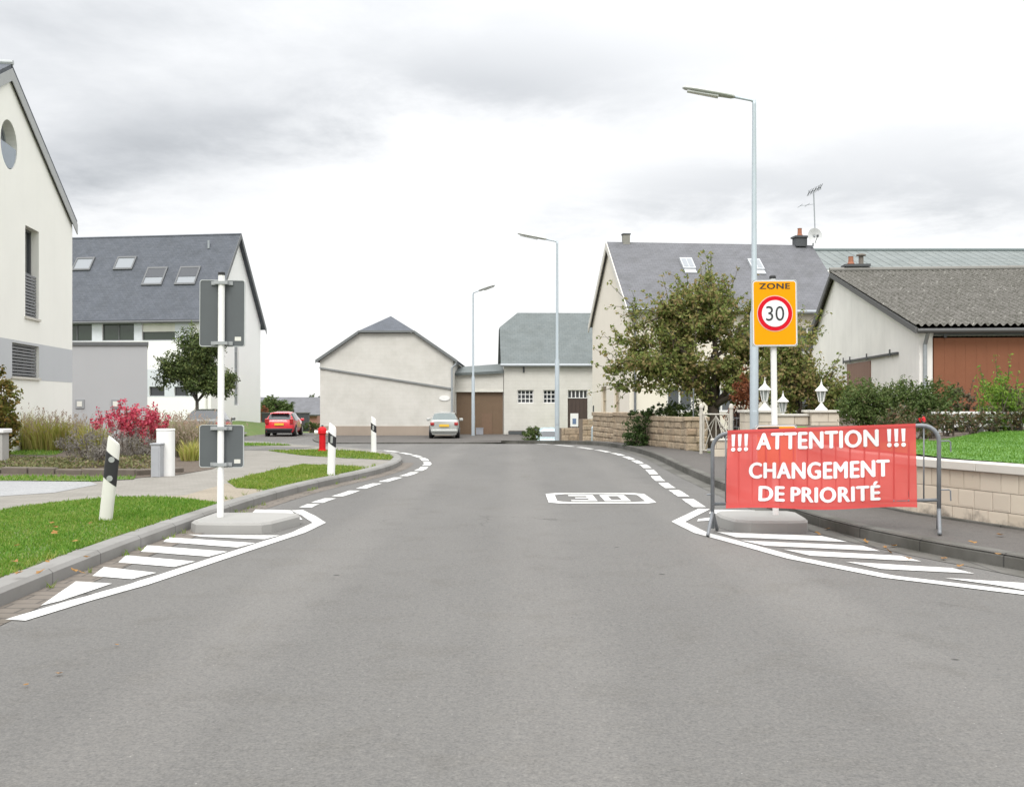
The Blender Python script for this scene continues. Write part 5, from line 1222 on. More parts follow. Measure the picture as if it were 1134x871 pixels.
# ---- traffic signs
def rrect(w, h, r, n=5):
    P = []
    for cx, cz, a0 in ((w / 2 - r, h / 2 - r, 0), (-w / 2 + r, h / 2 - r, 90), (-w / 2 + r, -h / 2 + r, 180), (w / 2 - r, -h / 2 + r, 270)):
        for k in range(n + 1): t = rad(a0 + 90 * k / n); P.append((cx + r * math.cos(t), cz + r * math.sin(t)))
    return P
def put_text(mb, body, x0, z0, x1, z1, y, offset=0.0, space=1.0):
    V, Fc = text_mesh(body, offset, space); i = len(mb.v); mb.v += [Vector((x0 + v.x * (x1 - x0), y, z0 + v.y * (z1 - z0))) for v in V]; mb.f += [[i + k for k in f_] for f_ in Fc]
def disc(mb, cx, cz, r, y, n=40): mb.poly([(cx + r * math.cos(2 * math.pi * k / n), y, cz + r * math.sin(2 * math.pi * k / n)) for k in range(n)])
def panel(root, zc, w, h, front, name='sign_panel'):
    """plate with a grey back, its face towards -Y when front, towards +Y otherwise"""
    s = -1 if front else 1; y0 = s * .045
    pl = MB(); pl.prism([(a, y0, zc + b) for a, b in rrect(w, h, .028)], (0, s * .018, 0)); p = pl.build(name, SIGNBACK, root)
    yf = y0 + s * .018
    rim = MB(); o_, i_ = rrect(w, h, .028), rrect(w - .012, h - .012, .024); n = len(o_); rim = MB()
    ya, yb = (y0 - s * .006), (yf + s * .004)
    for k in range(n):
        j = (k + 1) % n; k_out = 1.006
        A = [(o_[k][0] * k_out, ya, zc + o_[k][1] * k_out), (o_[j][0] * k_out, ya, zc + o_[j][1] * k_out), (o_[j][0] * k_out, yb, zc + o_[j][1] * k_out), (o_[k][0] * k_out, yb, zc + o_[k][1] * k_out)]
        rim.poly(A); rim.poly([A[0], A[1], (i_[j][0], ya, zc + i_[j][1]), (i_[k][0], ya, zc + i_[k][1])]); rim.poly([A[3], A[2], (i_[j][0], yb, zc + i_[j][1]), (i_[k][0], yb, zc + i_[k][1])])
    rim.build('rim', FRAME_L, p)
    def face(mb_pts, off, nm, mat):
        m = MB(); m.poly([(a, yf + s * off, zc + b) for a, b in (mb_pts if s < 0 else mb_pts)]); return m.build(nm, mat, p)
    face(rrect(w - .014, h - .014, .034), .003, 'border', SIGNWHITE); face(rrect(w - .034, h - .034, .026), .006, 'face', ORANGE)
    cl = MB()
    for z in (zc - h / 2 + .035, zc + h / 2 - .035): cl.box((0, 0, z), (.15, .092, .035)); cl.box((-.09, s * .034, z), (.06, .02, .04)); cl.box((.09, s * .034, z), (.06, .02, .04))
    cl.build('clamp', plain('clamp_grey', (.32, .335, .34), .5, .2), root)
    return p, yf
def zone_sign():
    x, y = 2.976, 11.72; root = thing('zone_sign', 'orange ZONE 30 sign on a white post behind the banner', 'traffic sign', (0, 0, 0))
    MB().lathe((0, 0, 0), [(.034, -.02), (.034, 2.66)], 16).build('post', WHITE, root, smooth=False)
    MB().lathe((0, 0, 2.66), [(.038, 0), (.038, .03), (.03, .04)], 16).build('post_cap', BLACK, root)
    zc = EYE + (HY - 347) / FP * y - .13; p, yf = panel(root, zc, .51, .745, True)
    ln = MB(); i_ = rrect(.462, .697, .026); o_ = rrect(.470, .705, .028)
    for k in range(len(i_)):
        j = (k + 1) % len(i_); ln.poly([(o_[k][0], yf - .0055, zc + o_[k][1]), (o_[j][0], yf - .0055, zc + o_[j][1]), (i_[j][0], yf - .0055, zc + i_[j][1]), (i_[k][0], yf - .0055, zc + i_[k][1])])
    ln.build('dark_line', DARKGREY, p)
    zo = zc - .005
    m = MB(); disc(m, 0, zo, .203, yf - .009); m.build('pale_ring', plain('pale_edge', (.78, .55, .45), .4), p)
    m = MB(); disc(m, 0, zo, .195, yf - .012); m.build('red_ring', RED, p)
    m = MB(); disc(m, 0, zo, .150, yf - .015); m.build('white_disc', SIGNWHITE, p)
    DK = plain('sign_black', (.02, .022, .022), .5)
    m = MB(); put_text(m, '30', -.103, zo - .082, .103, zo + .082, yf - .018, -.004); m.build('digits', DK, p)
    m = MB(); [put_text(m, 'ZONE', -.172 + k * .003, zc + .272, .172 + k * .003, zc + .335, yf - .010 - .0004 * (k + 1), .0, 1.1) for k in (-1, 0, 1)]; m.build('lettering', DK, p)
    z2 = EYE + (HY - 493) / FP * y - .13; p2, yf2 = panel(root, z2, .47, .46, True)
    m = MB(); m.poly([(-.212, yf2 - .009, z2 + .10), (.03, yf2 - .009, z2 + .10), (.03, yf2 - .009, z2 + .209), (-.212, yf2 - .009, z2 + .209)]); m.build('dark_block', DK, p2)
    root.location = (x, y, .13); root.rotation_euler = (rad(-.5), rad(-.6), rad(2))
zone_sign()
def sign_backs():
    x, y = G(244, 571.5, .12); root = thing('road_sign', 'two dark sign backs on a white post at the left island', 'traffic sign', (0, 0, 0))
    MB().lathe((0, 0, 0), [(.037, -.02), (.037, 2.70)], 16).build('post', WHITE, root); MB().lathe((0, 0, 2.70), [(.04, 0), (.04, .03), (.03, .035)], 16).build('post_cap', BLACK, root)
    k = y / FP; z1 = EYE + (HY - 346.5) * k - .12; z2 = EYE + (HY - 494) * k - .12
    p1, yf = panel(root, z1, .50, .745, False); p2, yf = panel(root, z2, .49, .475, False)
    for p, z in ((p1, z1 - .285), (p2, z2 - .17)):
        MB().box((.175, .0445, z), (.07, .003, .045)).build('sticker', OFFWHITE, p)
    root.location = (x, y, .12); root.rotation_euler = (0, rad(.3), rad(3))
sign_backs()

# ---- barrier and banner
BA, BB = Vector((2.13, 11.03, 0)), Vector((4.21, 10.24, .115))
def barrier():
    root = thing('crowd_barrier', 'galvanised crowd control barrier across the right hatching', 'barrier', tuple(BA)); d = (BB - BA); L_ = d.length; u = d.normalized(); n = Vector((u.y, -u.x, 0)).normalized(); up = Vector((0, 0, 1))
    P = lambda s, z, o=0.0: BA + u * s + up * z + n * o
    hb, ht, r = .32, 1.06, .16
    path = [P(0, .06), P(0, ht - r)] + [P(r - r * math.cos(t), ht - r + r * math.sin(t)) for t in [math.pi / 2 * k / 6 for k in range(1, 7)]]
    path += [P(L_ - r + r * math.sin(t), ht - r + r * math.cos(t)) for t in [math.pi / 2 * k / 6 for k in range(0, 6)]] + [P(L_, ht - r), P(L_, .06)]
    fr = MB(); fr.tube(path, .021, 10); fr.tube([P(0, hb), P(L_, hb)], .017, 10); fr.build('frame', GALV_D, root, smooth=True)
    N_ = 16
    for k in range(1, N_):
        s = L_ * k / N_; b = MB(); b.tube([P(s, hb), P(s, ht - .01)], .008, 8); b.build('bar', GALV_D, root, smooth=True)
    for s in (0, L_):
        ft = MB(); gnd = 0.0
        ft.tube([P(s, .012, .28), P(s, .03, .27), P(s, .20, .05), P(s, .235, 0), P(s, .20, -.05), P(s, .03, -.27), P(s, .012, -.28)], .019, 10); ft.build('foot', GALV_D, root, smooth=True)
    hk = MB()
    for z in (.42, .90): hk.tube([P(L_ + .015, z), P(L_ + .09, z), P(L_ + .105, z - .012), P(L_ + .108, z - .11)], .008, 6)
    hk.build('hook', GALV_D, root); hk = MB()
    for z in (.42, .90): hk.tube([P(-.015, z), P(-.06, z)], .01, 6)
    hk.build('eye_lug', GALV_D, root)
    # banner hung on the front
    bn = thing('banner', 'red mesh banner warning of a priority change on the barrier', 'banner', tuple(P(L_ / 2, hb)))
    s0, s1, z0, z1 = .165, L_ - .215, .28, 1.098; W = s1 - s0; H = z1 - z0
    def bp(a, b, o=0.0):                            # a, b in 0..1
        s = s0 + W * (a + (.008 * (1 - b) * (2 * a - 1))); z = z0 - .004 - (.010 + .016 * (1 - b)) * a + H * b + .010 * math.sin(a * 9.0) * (1 - b) - .006 * math.sin(a * math.pi) * (1 - b)
        kb = (s / L_ * 16) % 1.0; kb = min(kb, 1 - kb) * L_ / 16; cre = .011 * math.exp(-(kb / .006) ** 2) * S((.82 - b) / .12) * S((b - .03) / .1) * (.35 + .65 * abs(math.sin(s * 7.3 + .4)))
        bulge = -(cre if o == 0 else 0) + .046 + .016 * math.sin(a * 11 + 1) * (1 - b) + .010 * math.sin(b * math.pi) * math.sin(a * 17 + 5 * b) + .006 * math.sin(a * 6 - b * 9) + .010 * (1 - b) * math.sin(a * 5)
        return P(s, z, bulge + o)
    m = MB(); na, nb = 420, 24
    m.v = [bp(i / na, j / nb) for j in range(nb + 1) for i in range(na + 1)]
    for j in range(nb):
        for i in range(na): k = j * (na + 1) + i; m.f.append([k, k + 1, k + na + 2, k + na + 1])
    m.build('cloth', BANNER, bn, smooth=True)
    h = MB()
    for b0, b1 in ((0, .035), (.965, 1)):
        i0 = len(h.v)
        for b in (b0, b1): h.v += [bp(i / na, b, .004) for i in range(na + 1)]
        for i in range(na): h.f.append([i0 + i, i0 + i + 1, i0 + na + 2 + i, i0 + na + 1 + i])
    h.build('hem', BANNER_HEM, bn, smooth=True)
    tx = MB()
    def flush():
        nonlocal tx
        tx.build('lettering', PRINT, bn, uv=False); tx = MB()
    def line(body, a0, a1, b0, b1, off, sp=1.0):
        for kx, ky, kz in ((-1, 0, 0), (1, 0, .0003), (0, -1, .0006), (0, 1, .0009), (0, 0, .0012)): one(body, a0 + kx * off, a1 + kx * off, b0 + ky * off * 1.3, b1 + ky * off * 1.3, kz, sp)
    def one(body, a0, a1, b0, b1, kz, sp):
        V, Fc = text_mesh(body, 0, sp); bm = bmesh.new(); vs = [bm.verts.new((a0 + v.x * (a1 - a0), b0 + v.y * (b1 - b0), 0)) for v in V]
        for q in Fc:
            try: bm.faces.new([vs[k] for k in q])
            except ValueError: pass
        for k in range(1, 90): bmesh.ops.bisect_plane(bm, geom=bm.verts[:] + bm.edges[:] + bm.faces[:], plane_co=(k / 90, 0, 0), plane_no=(1, 0, 0))
        i = len(tx.v); bm.verts.index_update(); tx.v += [bp(v.co.x, v.co.y, .0065 + kz) for v in bm.verts]
        for q in bm.faces: tx.f.append([i + v.index for v in q.verts])
        bm.free()
    def bangs(a0):
        for k in range(3):
            c = a0 + k * .036; i = len(tx.v); tx.v += [bp(c + dx, bb, .0065) for dx, bb in ((-.0105, .945), (.0105, .945), (.0075, .79), (-.0075, .79))]; tx.f.append([i, i + 3, i + 2, i + 1])
            i = len(tx.v); tx.v += [bp(c + .012 * math.cos(2 * math.pi * q / 14), .752 + .027 * math.sin(2 * math.pi * q / 14), .0065) for q in range(14)]; tx.f.append([i + q for q in range(14)])
    bangs(.034); flush(); bangs(.866); flush()
    line('ATTENTION', .168, .808, .742, .945, .0046, 1.08); flush(); line('CHANGEMENT', .128, .862, .375, .573, .0046, 1.08); flush()
    line('DE', .183, .316, .09, .27, .0046, 1.08); flush(); line('PRIORITÉ', .356, .814, .09, .315, .0046, 1.08); flush()
    ty = MB()
    for b in (.08, .5, .95):
        for a, s in ((.004, 0.0), (.996, L_)): q = bp(a, b, .003); ty.tube([q, P(s0 if a < .5 else s1, z0 + H * b, -.012)], .003, 5)
    ty.build('cable_tie', BLACK, bn)
barrier()

# ================================================================== WALLS, GATE, PILLARS
def block_wall(mb, joint, A, B, z0, z1, th, ch, bw, rnd, bulge=.02, gap=.012, back=True):
    """courses of separate blocks with recessed joints, between two plan points"""
    A, B = Vector(A), Vector(B); d = B - A; L_ = d.length; u = d / L_; n = Vector((u.y, -u.x)); f = F((A.x, A.y), (u.x, u.y), (n.x, n.y))
    rows = max(1, round((z1 - z0) / ch)); hh = (z1 - z0) / rows
    joint.fbox(f, 0.0, L_, z0 - .12, z1, -.018, -th + .018)
    for r in range(rows):
        s = -bw * (.5 if r % 2 else 0) - rnd.random() * .1 * bw
        while s < L_:
            w = bw * rnd.uniform(.8, 1.2); a, b = max(0, s) + gap / 2, min(L_, s + w) - gap / 2
            if b - a > .03:
                za, zb_ = z0 + r * hh + gap / 2, z0 + (r + 1) * hh - gap / 2; o = bulge * rnd.uniform(.2, 1); e = min(.02 + bulge * .6, (b - a) / 3, hh / 3)
                for (side, oo, od) in ((0, 0.0, o), (1, -th, -o)):
                    i = len(mb.v); b0 = -.03 if side == 0 else -th + .03
                    for (x, z, k) in ((a, za, b0), (b, za, b0), (b, zb_, b0), (a, zb_, b0), (a, za, oo), (b, za, oo), (b, zb_, oo), (a, zb_, oo), (a + e, za + e, oo + od), (b - e, za + e, oo + od), (b - e, zb_ - e, oo + od), (a + e, zb_ - e, oo + od)): mb.v.append(f.p(x, z, k))
                    for k in range(4):
                        j = (k + 1) % 4; q1 = [i + k, i + j, i + 4 + j, i + 4 + k]; q2 = [i + 4 + k, i + 4 + j, i + 8 + j, i + 8 + k]
                        if side: q1.reverse(); q2.reverse()
                        mb.f += [q1, q2]
                    q = [i + 8, i + 9, i + 10, i + 11]
                    if side: q.reverse()
                    mb.f.append(q)
            s += w
    return f, L_
def stone_wall(name, label, path, z0s, hgt, th, ch, bw, seed, capw, mat=STONE, joint=MORTAR_D, capmat=None, bulge=.03, caph=.13, gap=.014, pier=None):
    rnd = random.Random(seed); root = thing(name, label, 'wall', (path[0][0], path[0][1], z0s[0])); st, jo, cp = MB(), MB(), MB()
    for k in range(len(path) - 1):
        A, B = path[k], path[k + 1]; z0 = min(z0s[k], z0s[k + 1]); z1 = max(z0s[k], z0s[k + 1]) + hgt
        f, L_ = block_wall(st, jo, A, B, z0, z1, th, ch, bw, rnd, bulge, gap)
        if caph:
            s = -.0 if k else -capw
            while s < L_ + (capw if k == len(path) - 2 else 0) - .02:
                w = min(rnd.uniform(.5, .75) if bulge > .015 else 1.0, L_ + (capw if k == len(path) - 2 else 0) - s); cp.fbox(f, s + .004, s + w - .004, z1 + .003, z1 + caph * rnd.uniform(.95, 1.05), capw, -th - capw); s += w
    if pier:
        px, py, w, dep, z0, ph = pier; c = [(px - w / 2, py - dep / 2), (px + w / 2, py - dep / 2), (px + w / 2, py + dep / 2), (px - w / 2, py + dep / 2)]
        for k in range(4): block_wall(st, jo, c[k], c[(k + 1) % 4], z0, z0 + ph, .12, ch, .36, rnd, bulge, gap)
        cp.box((px, py, z0 + ph + .05), (w + .1, dep + .1, .1))
    st.build('stonework', mat, root, uv=False); jo.build('joints', joint, root)
    if caph: cp.build('coping', capmat or mat, root, bevel=.015 if bulge > .015 else .008)
    return root
g1 = gz(2.95, 37) + .1
stone_wall('sandstone_wall', 'rough sandstone garden wall right of the ivy with squared end pier', [(3.98, 30.9), (4.72, 27.95)] , [.1, .1], .76, .3, .19, .42, 11, .04, pier=(4.92, 27.82, .56, .42, .1, .8))
stone_wall('sandstone_wall', 'long low sandstone garden wall left of the ivy', [(2.88, 37.0), (3.35, 34.3), (3.95, 31.05)], [0.0, .07, .1], .84, .3, .2, .45, 13, .04)
stone_wall('sandstone_wall', 'far sandstone wall stump past the lamp at the bend', [(2.78, 40.8), (3.75, 41.2)], [-.15, -.15], .88, .35, .24, .45, 14, .02, caph=0)
stone_wall('sandstone_wall', 'low sandstone wall before the pale blue car', [(2.0, 42.0), (3.1, 42.3)], [-.2, -.2], .55, .35, .22, .45, 15, .02, caph=0)
# front faces of those walls look to the road: A->B order gives n = (u.y, -u.x)
shrub('ivy_clump', 'dark ivy spilling over the sandstone garden wall', 'ivy', (3.72, 30.6, .1), [((.02, .02, .45), (.42, .45, .6)), ((-.1, .0, .2), (.36, .42, .38)), ((.3, .1, .98), (.55, .4, .2)), ((.9, .1, 1.08), (.6, .35, .2))], 3600, .075, L_IVY, 21, 6)
shrub('garden_shrub', 'dark green shrub behind the sandstone wall under the tree', 'shrub', (5.1, 30.4, .2), [((0, 0, .75), (.65, .5, .6)), ((-.5, .1, .7), (.5, .4, .4))], 2600, .08, L_HEDGE, 22, 8)
shrub('rust_conifer', 'rust brown dying conifer behind the white gate', 'conifer', (6.15, 27.6, .2), [((0, 0, .9), (.42, .4, .9)), ((.05, 0, 1.6), (.28, .28, .5))], 3200, .07, L_RUST, 23, 6)
shrub('garden_shrub', 'very dark shrub between the white gate and the pillar', 'shrub', (5.8, 26.9, .2), [((0, 0, .55), (.5, .4, .55))], 1500, .07, leaf_mat('dark_purple_leaves', [(.03, .022, .02), (.06, .04, .035)], .2), 24, 6)

def pillar(cx, cy, w, dep, h, label, z0=.1):
    root = thing('gate_pillar', label, 'pillar', (cx, cy, z0), 'beige block pillars of the entrance'); rnd = random.Random(int(cx * 100)); st, jo = MB(), MB()
    c = [(cx - w / 2, cy - dep / 2), (cx + w / 2, cy - dep / 2), (cx + w / 2, cy + dep / 2), (cx - w / 2, cy + dep / 2)]
    for k in range(4):
        A, B = Vector(c[k]), Vector(c[(k + 1) % 4]); block_wall(st, jo, A, B, z0, z0 + h, .1, .2, .4, rnd, .004, .01)
    st.build('blocks', BLOCK, root, uv=False); jo.build('joints', MORTAR, root)
    cp = MB(); cp.box((cx, cy, z0 + h + .03), (w + .1, dep + .1, .055)); cp.build('coping', CAP, root, bevel=.01); return z0 + h + .058
zt1 = pillar(5.55, 23.5, .66, .6, 1.06, 'wide block pillar left, with a white lantern')
zt2 = pillar(7.0, 23.5, .62, .6, 1.06, 'block pillar right, with a white lantern beside the shrub tree')
stone_wall('block_wall', 'low beige block wall linking the two lantern pillars', [(5.9, 23.35), (6.67, 23.35)], [.1, .1], .98, .25, .2, .4, 31, .04, BLOCK, MORTAR, CAP, .004, .05, .01)
stone_wall('block_wall', 'knee high beige block wall below the white gate', [(4.72, 24.55), (5.2, 24.45)], [.1, .1], .38, .25, .2, .4, 32, .03, BLOCK, MORTAR, CAP, .004, .05, .01)
def lantern(x, y, z, label, s=1.0):
    root = thing('garden_lantern', label, 'lantern', (0, 0, 0), 'white pillar lanterns')
    b = MB(); b.lathe((0, 0, 0), [(.17, 0), (.17, .03), (.12, .07), (.06, .14), (.035, .19), (.03, .22), (.06, .235)], 8); b.build('foot', WHITE, root)
    fr = MB()
    for k in range(6):
        t = math.pi / 3 * k; c0, c1 = (math.cos(t), math.sin(t)), (math.cos(t + math.pi / 3), math.sin(t + math.pi / 3)); fr.tube([(.065 * c0[0], .065 * c0[1], .235), (.125 * c0[0], .125 * c0[1], .52)], .011, 5)
    fr.lathe((0, 0, .22), [(.06, 0), (.075, .02)], 6); fr.lathe((0, 0, .515), [(.135, 0), (.14, .02)], 6); fr.build('cage', WHITE, root)
    g = MB(); g.lathe((0, 0, .24), [(.058, 0), (.112, .275)], 6); g.build('glass', plain('lantern_glass', (.28, .31, .30), .1), root)
    r = MB(); r.lathe((0, 0, .53), [(.18, 0), (.17, .02), (.10, .09), (.05, .14), (.025, .19), (.03, .21), (.012, .24), (.006, .33)], 8); r.build('roof', WHITE, root)
    root.location = (x, y, z); root.scale = (s, s, s); return root
lantern(5.72, 23.5, zt1, 'white lantern on the left pillar near the lamp pole', .86)
lantern(7.0, 23.5, zt2, 'white lantern on the right pillar, clear of the sign', .82)
lantern(6.42, 24.6, .98, 'white lantern low behind the linking wall', .8)
def gate():
    root = thing('garden_gate', 'small white wrought iron gate with diagonal bars', 'gate', (4.95, 25.6, .1)); A, B = Vector((4.72, 25.9, 0)), Vector((5.32, 25.2, 0)); u = (B - A).normalized(); L_ = (B - A).length
    P = lambda s, z: A + u * s + Vector((0, 0, z))
    for s in (0, L_):
        m = MB(); m.tube([P(s, .0), P(s, 1.24)], .045, 10); m.lathe(tuple(P(s, 1.24)), [(.055, 0), (.06, .03), (.045, .09), (.02, .12)], 10); m.build('post', plain('weathered_white', (.50, .475, .42), .7, 0, .25, 9), root)
    m = MB()
    for z in (.2, 1.1): m.tube([P(.05, z), P(L_ - .05, z)], .018, 8)
    for s in (.08, L_ - .08): m.tube([P(s, .2), P(s, 1.1)], .016, 8)
    m.tube([P(.1, .22), P(L_ / 2, 1.08), P(L_ - .1, .22)], .013, 6); m.tube([P(.1, 1.08), P(L_ / 2, .22), P(L_ - .1, 1.08)], .013, 6); m.tube([P(.1, .65), P(L_ / 2, 1.05), P(L_ - .1, .65)], .011, 6); m.tube([P(L_ / 2, .2), P(L_ / 2, 1.1)], .012, 6)
    m.build('leaf', plain('weathered_white', (.50, .475, .42), .7, 0, .25, 9), root)
gate()
wf = thing('wire_fence', 'thin dark wire fence right of the white gate', 'fence', (5.4, 25.1, .1)); m = MB()
for k in range(4): m.tube([(5.36, 25.12, .35 + k * .22), (5.95, 24.9, .35 + k * .22)], .005, 5)
for k in range(9): m.tube([(5.36 + k * .07, 25.12 - k * .026, .1), (5.36 + k * .07, 25.12 - k * .026, 1.05)], .004, 5)
m.build('wires', GALV_D, wf); m = MB(); m.tube([(5.95, 24.9, 0), (5.95, 24.9, 1.15)], .025, 8); m.build('post', GALV, wf)
gpost = thing('fence_post', 'slim grey post behind the sandstone wall', 'post', (5.12, 29.3, .1)); m = MB(); m.tube([(5.12, 29.3, 0), (5.12, 29.3, 1.75)], .02, 8); m.build('shaft', GALV_D, gpost); m = MB(); m.lathe((5.12, 29.3, 1.75), [(.028, 0), (.028, .02), (.01, .03)], 8); m.build('cap', GALV, gpost)

# retaining wall with lawn
RW = [(4.66, 23.0), (4.5, 17.5), (4.36, 13.6), (4.62, 11.95), (5.17, 10.35), (5.92, 8.25), (7.1, 5.0)]
def retaining():
    root = thing('retaining_wall', 'beige block retaining wall with pale coping beside the lawn', 'wall', (5.1, 10.35, .1)); rnd = random.Random(5); st, jo, cp = MB(), MB(), MB()
    P = [(5.25, 21.6), (4.6, 17.5), (4.42, 13.6), (4.66, 11.95), (5.2, 10.35), (5.95, 8.25), (7.1, 5.0)]
    for k in range(len(P) - 1):
        A, B = Vector(P[k]), Vector(P[k + 1]); f, L_ = block_wall(st, jo, A, B, .06, .66, .22, .19, .26, rnd, .003, .006)
        s = 0
        while s < L_ - .02:
            w = min(.95, L_ - s); cp.fbox(f, s + .003, s + w - .003, .663, .755, .045, -.26); s += w
    st.build('blocks', BLOCK_ST, root, uv=False); jo.build('joints', MORTAR_D, root); cp.build('coping', CAP, root, bevel=.008)
    ft = MB()
    for k in range(len(P) - 1):
        A, B = Vector(P[k]), Vector(P[k + 1]); d = (B - A); u = d.normalized(); f = F((A.x, A.y), (u.x, u.y), (u.y, -u.x)); ft.fbox(f, 0, d.length, .08, .135, .004, .07)
    ft.build('footing', KERB_OLD, root)
retaining()
def lawn_h(x, y): return .735 + .013 * max(0, y - 9) + .01 * max(0, x - 5)
lawn_poly = [(5.45, 21.4), (4.83, 17.5), (4.66, 13.65), (4.88, 12.05), (5.42, 10.45), (6.2, 8.3), (7.4, 5.1), (24, 5), (24, 19.5), (10.5, 19.3), (8.2, 18.0), (6.2, 15.2), (5.7, 18.0), (6.0, 21.3)]
grass_patch('lawn', lawn_poly, 0, 'smooth mown lawn raised behind the retaining wall', 900, .02, BLADE_LAWN, mk_grass('lawn_ground', (.085, .20, .03), (.11, .24, .038), (.075, .175, .026)), 8, lawn_h, 20)
sheet('yard', [(5.5, 21.4), (6.2, 15.2), (8.2, 18.0), (10.5, 19.3), (24, 19.5), (45, 19), (45, 50), (14, 50), (10.5, 41), (8.6, 30), (6.6, 24.4)], lambda x, y: lawn_h(min(x, 10), min(y, 20)) - .01, SOIL, 'bare garden soil under the hedge', 'soil')

# ================================================================== PLANTS
# big tree and smaller shrub tree on the right
tree('broadleaf_tree', 'wide olive green tree thinning in autumn before the cream house', 'tree', (5.95, 30.6, .1), 1.25, 0,
     [((-.95, 0, 2.75), (1.8, 1.6, 1.25)), ((.55, 0, 3.0), (1.7, 1.6, 1.5)), ((-2.0, -.1, 2.35), (1.35, 1.2, 1.05)), ((.15, 0, 4.15), (1.45, 1.3, 1.05)), ((1.6, .1, 2.9), (1.4, 1.3, 1.4)), ((-1.1, 0, 3.65), (1.4, 1.1, .9)), ((-.7, -.5, 1.9), (1.3, .9, .5)), ((.9, -.6, 1.75), (1.0, .8, .55))],
     175, 185, .115, L_TREE, BARK, 101, .19, 9, .9, None, (.24, .46), .55)
tree('broadleaf_tree', 'small straggly tree with brownish leaves right of the zone sign', 'tree', (7.15, 25.6, .3), .7, 0,
     [((-.3, 0, 1.35), (.75, .7, .95)), ((.35, 0, 1.1), (.75, .6, .85)), ((-.45, 0, 2.15), (.5, .5, .6)), ((.85, 0, 1.1), (.5, .5, .85)), ((.1, -.1, 1.75), (.55, .5, .6))],
 90, 130, .09, L_TREE, BARK, 102, .07, 6, .9, None, (.16, .30), .5)
# round tree left
p = at(217, 400, 50)
tree('round_tree', 'dense round dark green tree in front of the slate house', 'tree', (p.x, 50, gz(p.x, 50)), 2.0, 0,
     [((0, 0, 3.7), (1.45, 1.4, 1.35)), ((-.55, 0, 3.2), (1.1, 1.1, .9)), ((.45, 0, 3.1), (1.15, 1.1, .9)), ((.2, 0, 4.6), (.95, 1.0, .6)), ((1.15, 0, 2.75), (.5, .6, .5))],
     120, 230, .12, L_ROUND, BARK_G, 103, .09, 8, .12, None, (.4, .62), .55)
# hedges right
def hedge(name, label, x0, x1, y0, y1, z0, z1, n, size, mat, seed, spiky=.25):
    lob = []; m = max(2, int((x1 - x0) / .5)); rnd = random.Random(seed)
    for k in range(m):
        t = (k + .5) / m; hh = (z1 - z0) / 2 * rnd.uniform(.93, 1.0); lob.append((((x1 - x0) * (t - .5), rnd.uniform(-.05, .05), hh), ((x1 - x0) / m * .75, (y1 - y0) / 2, hh)))
    return shrub(name, label, 'hedge', ((x0 + x1) / 2, (y0 + y1) / 2, z0), lob, n, size, mat, seed, 3 * m, None, .55, spiky)
hedge('hedge', 'clipped dark green hedge in front of the shed', 6.15, 8.05, 18.6, 19.5, .85, 1.83, 15000, .05, L_HEDGE, 31, .12)
hedge('twiggy_hedge', 'brown twiggy hedge end between green hedge and lime shrub', 8.0, 8.4, 18.7, 19.3, .85, 1.75, 1700, .05, L_TWIG, 32, .3)
shrub('lime_shrub', 'bright yellow green shrub before the rust brown door', 'shrub', (8.75, 18.6, .9), [((0, 0, .5), (.42, .35, .5)), ((.3, .1, .35), (.35, .3, .35)), ((-.25, 0, .28), (.25, .25, .3))], 3000, .075, L_LIME, 33, 10, None, .4, .45)
hedge('hedge', 'dark hedge end at the right beside the lime shrub', 9.15, 11.2, 19.2, 20.0, .9, 1.72, 6500, .05, L_HEDGE, 34, .12)
rb = [(5.5, 15.0, .30), (6.0, 15.6, .34), (6.55, 16.2, .27), (7.1, 16.9, .27), (7.75, 17.4, .2), (8.3, 17.9, .24), (8.9, 18.2, .34), (9.6, 18.5, .42)]
for i, (x, y, h) in enumerate(rb):
    lab = ['rose bush nearest the banner edge', 'rose bush with a single red bloom', 'low rose bush right of the red bloom', 'bushy rose before the white garden bench', 'small rose at the middle of the white bench', 'reddish rose at the right of the white bench', 'leggy rose below the lime shrub', 'taller rose at the right end of the bed'][i]
    z = lawn_h(x, y); r = shrub('rose_bush', lab, 'rose bush', (x, y, z), [((0, 0, h * .75), (.3, .25, h * .75))], 620, .05, L_ROSE, 70 + i, 6, 'roses along the lawn edge', .55, .15)
    if i == 1:
        m = MB(); rnd = random.Random(3)
        clump(m, (x + .13, y - .1, z + .31), .045, 40, .055, rnd, .5, (1, 1, .8), .8); m.build('bloom', L_PETAL, r, uv=False); m = MB(); m.tube([(x + .05, y, z + .1), (x + .13, y - .1, z + .30)], .006, 5); m.build('bloom_stem', L_HEDGE, r)
def bench():
    root = thing('garden_bench', 'long white garden bench half hidden by roses', 'bench', (8.3, 18.35, .88)); f = F((7.55, 18.1), (.96, .28)); m = MB()
    z = .86
    for k in range(3): m.fbox(f, 0, 1.7, z + .10 + k * .085, z + .155 + k * .085, 0, -.03)
    m.build('back_slats', WHITE, root); MB().fbox(f, -.05, 1.75, z + .33, z + .37, .06, -.3).build('top_board', WHITE, root)
    for s in (.05, .85, 1.6): MB().fbox(f, s, s + .07, z - .05, z + .325, -.035, -.25).build('leg', WHITE, root)
bench()

